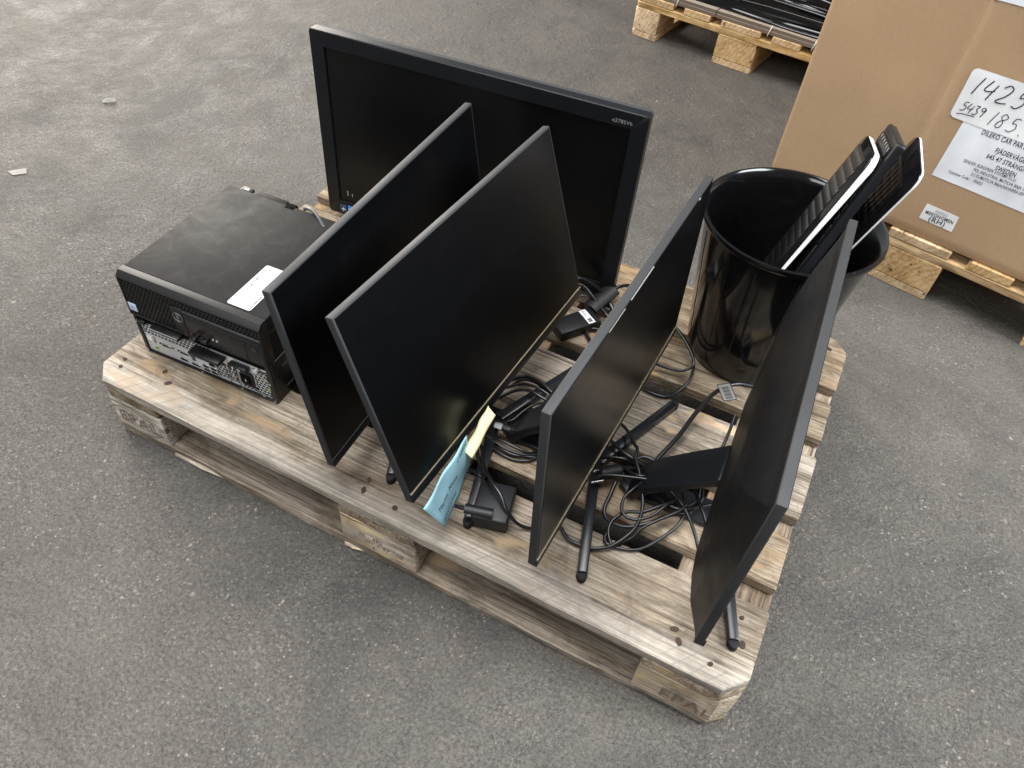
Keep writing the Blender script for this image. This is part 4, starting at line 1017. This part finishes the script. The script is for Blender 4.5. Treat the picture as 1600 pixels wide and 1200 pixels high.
cable([(990, 722, .168), (1000, 715, .172), (1013, 715, .174), (1028, 723, .172), (1047, 728, .164), (1060, 736, .156)], 0.0030, TL, TG)
cable([(1085, 765, .190), (1092, 783, .188), (1100, 804, .184), (1104, 822, .178)], 0.0034, TL, TG)
cable([(1065, 770, .180), (1070, 786, .176), (1074, 800, .170), (1064, 812, .160)], 0.0026, TL, TG)
cable([(1120, 715, .215), (1133, 690, .225), (1143, 665, .232), (1149, 648, .238)], 0.0026, 'short black cable plugged into the back of the rightmost monitor')
cable([(1058, 776, .182), (1040, 790, .178), (1018, 806, .172), (990, 812, .166), (972, 800, .168), (975, 778, .176), (992, 762, .182), (1010, 748, .180)], 0.0026, TL, TG)
cable([(1072, 788, .184), (1058, 800, .180), (1030, 812, .174), (1002, 826, .166), (985, 842, .156), (962, 848, .150)], 0.0026, TL, TG)
cable([(1050, 770, .172), (1062, 784, .172), (1078, 790, .176), (1090, 780, .186), (1094, 762, .194)], 0.0024, TL, TG)
cable([(972, 728, .172), (985, 738, .178), (1004, 744, .182), (1022, 738, .178), (1034, 728, .172)], 0.0026, TL, TG)
RG = 'cable loops beside the bin'
cable([(1050, 505, .190), (1070, 530, .180), (1083, 560, .168), (1080, 588, .158), (1061, 610, .151), (1041, 620, .149), (1018, 614, .149), (1002, 606, .150)], 0.0030, 'larger black cable loop on the boards in front of the bin', RG)
cable([(1052, 507, .192), (1074, 539, .184), (1084, 565, .174), (1078, 575, .166), (1061, 579, .160), (1031, 571, .160), (1018, 566, .164)], 0.0028, 'smaller black cable loop on the boards in front of the bin', RG)
BG = 'cables between the tilted and the scratched monitor'; BL = 'thin black cable in the tangle between the tilted and the scratched monitor'
cable([(795, 595, .160), (817, 588, .165), (833, 592, .170), (850, 602, .172), (865, 616, .170)], 0.0034, BL, BG)
cable([(800, 602, .158), (817, 593, .162), (835, 597, .164), (852, 609, .164), (870, 628, .160)], 0.0026, BL, BG)
cable([(780, 622, .160), (793, 615, .166), (808, 610, .170), (825, 610, .172), (842, 618, .172), (858, 628, .168)], 0.0028, BL, BG)
cable([(750, 675, .156), (763, 682, .158), (783, 688, .160), (808, 700, .158), (827, 708, .154), (845, 706, .150)], 0.0026, BL, BG)
cable([(755, 672, .156), (767, 683, .156), (780, 698, .153), (800, 710, .150), (820, 713, .149), (845, 716, .149)], 0.0026, BL, BG)
cable([(755, 678, .158), (772, 690, .158), (792, 702, .155), (815, 710, .152), (845, 711, .150)], 0.0024, BL, BG)
cable([(770, 664, .158), (783, 660, .160), (800, 657, .164), (817, 643, .168), (833, 633, .170), (852, 629, .168)], 0.0024, BL, BG)
cable([(868, 610, .176), (850, 632, .176), (833, 650, .174), (822, 664, .170), (812, 672, .164)], 0.0034, BL, BG)
cable([(790, 606, .168), (812, 600, .174), (836, 604, .178), (856, 616, .176), (868, 630, .168)], 0.0024, BL, BG)
cable([(760, 690, .152), (778, 706, .150), (802, 718, .149), (826, 720, .149), (846, 712, .150)], 0.0024, BL, BG)
cable([(742, 690, .165), (752, 698, .168), (757, 729, .180), (769, 754, .190), (782, 773, .188), (792, 798, .178), (807, 817, .160), (825, 825, .150), (850, 828, .149)], 0.0030, 'black cable running across the power brick to the scratched monitor')
cable([(745, 700, .160), (748, 720, .158), (755, 738, .156), (752, 745, .160), (738, 735, .158), (728, 738, .152)], 0.0032, 'short black cable curl between the monitor leg and the power brick')
FG = 'cables near the corner of the wide monitor'
cable([(880, 445, .200), (902, 435, .205), (915, 438, .200), (930, 447, .190), (940, 457, .180), (950, 470, .168), (960, 488, .158)], 0.0050, 'thick black cable arching in front of the wide monitor corner', FG)
cable([(885, 450, .190), (903, 444, .195), (915, 450, .190), (925, 462, .182), (936, 476, .172), (948, 492, .160), (956, 505, .154)], 0.0042, 'black cable alongside the thick arch near the white-labelled brick', FG)
cable([(905, 462, .170), (915, 462, .172), (928, 468, .170), (940, 478, .164), (952, 484, .158)], 0.0024, 'thin grey cable beneath the thick arch near the white-labelled brick', FG, M_cableg)
cable([(926, 498, .158), (935, 503, .156), (945, 508, .154), (960, 512, .150)], 0.0030, 'short black cord leaving the white-labelled power brick', FG)
cable([(945, 517, .150), (930, 514, .152), (919, 514, .152), (916, 521, .150), (924, 535, .150), (935, 545, .150)], 0.0036, 'black cable bend just right of the white-labelled power brick', FG)
cable([(476, 327, .322), (482, 326, .330), (493, 334, .332), (502, 348, .330), (510, 364, .322), (520, 385, .300)], 0.0034, 'grey cable plugged into the back of the upper computer', None, M_cableg)

# ---------------------------------------------------------------- scraps on the floor
def scrap(u, v, pts, label, h):
    c = onz(u, v, 0); vs_ = [(p[0], p[1], 0.002 + h * abs(noise.noise(Vector((p[0] * 90, p[1] * 90, u))))) for p in pts]
    n = len(vs_); vs_.append((sum(p[0] for p in pts) / n, sum(p[1] for p in pts) / n, 0.003 + h))
    o = new_obj('paper_scrap', mesh('scrap', vs_, [(k, (k + 1) % n, n) for k in range(n)]), M_scrap); o.location = c
    sm = o.modifiers.new('thick', 'SOLIDIFY'); sm.thickness = 0.0006
    tag(o, label, 'scrap')
scrap(28, 269, [(-0.022, -0.012), (0.004, -0.018), (0.026, 0.006), (0.006, 0.022)], 'flat beige paper scrap on the floor at the left', 0.002)
scrap(170, 160, [(-0.020, -0.004), (-0.008, -0.014), (0.006, -0.002), (0.018, 0.006), (0.016, 0.018), (0.002, 0.010), (-0.008, 0.002)], 'small crumpled paper scrap on the floor behind the computers', 0.012)
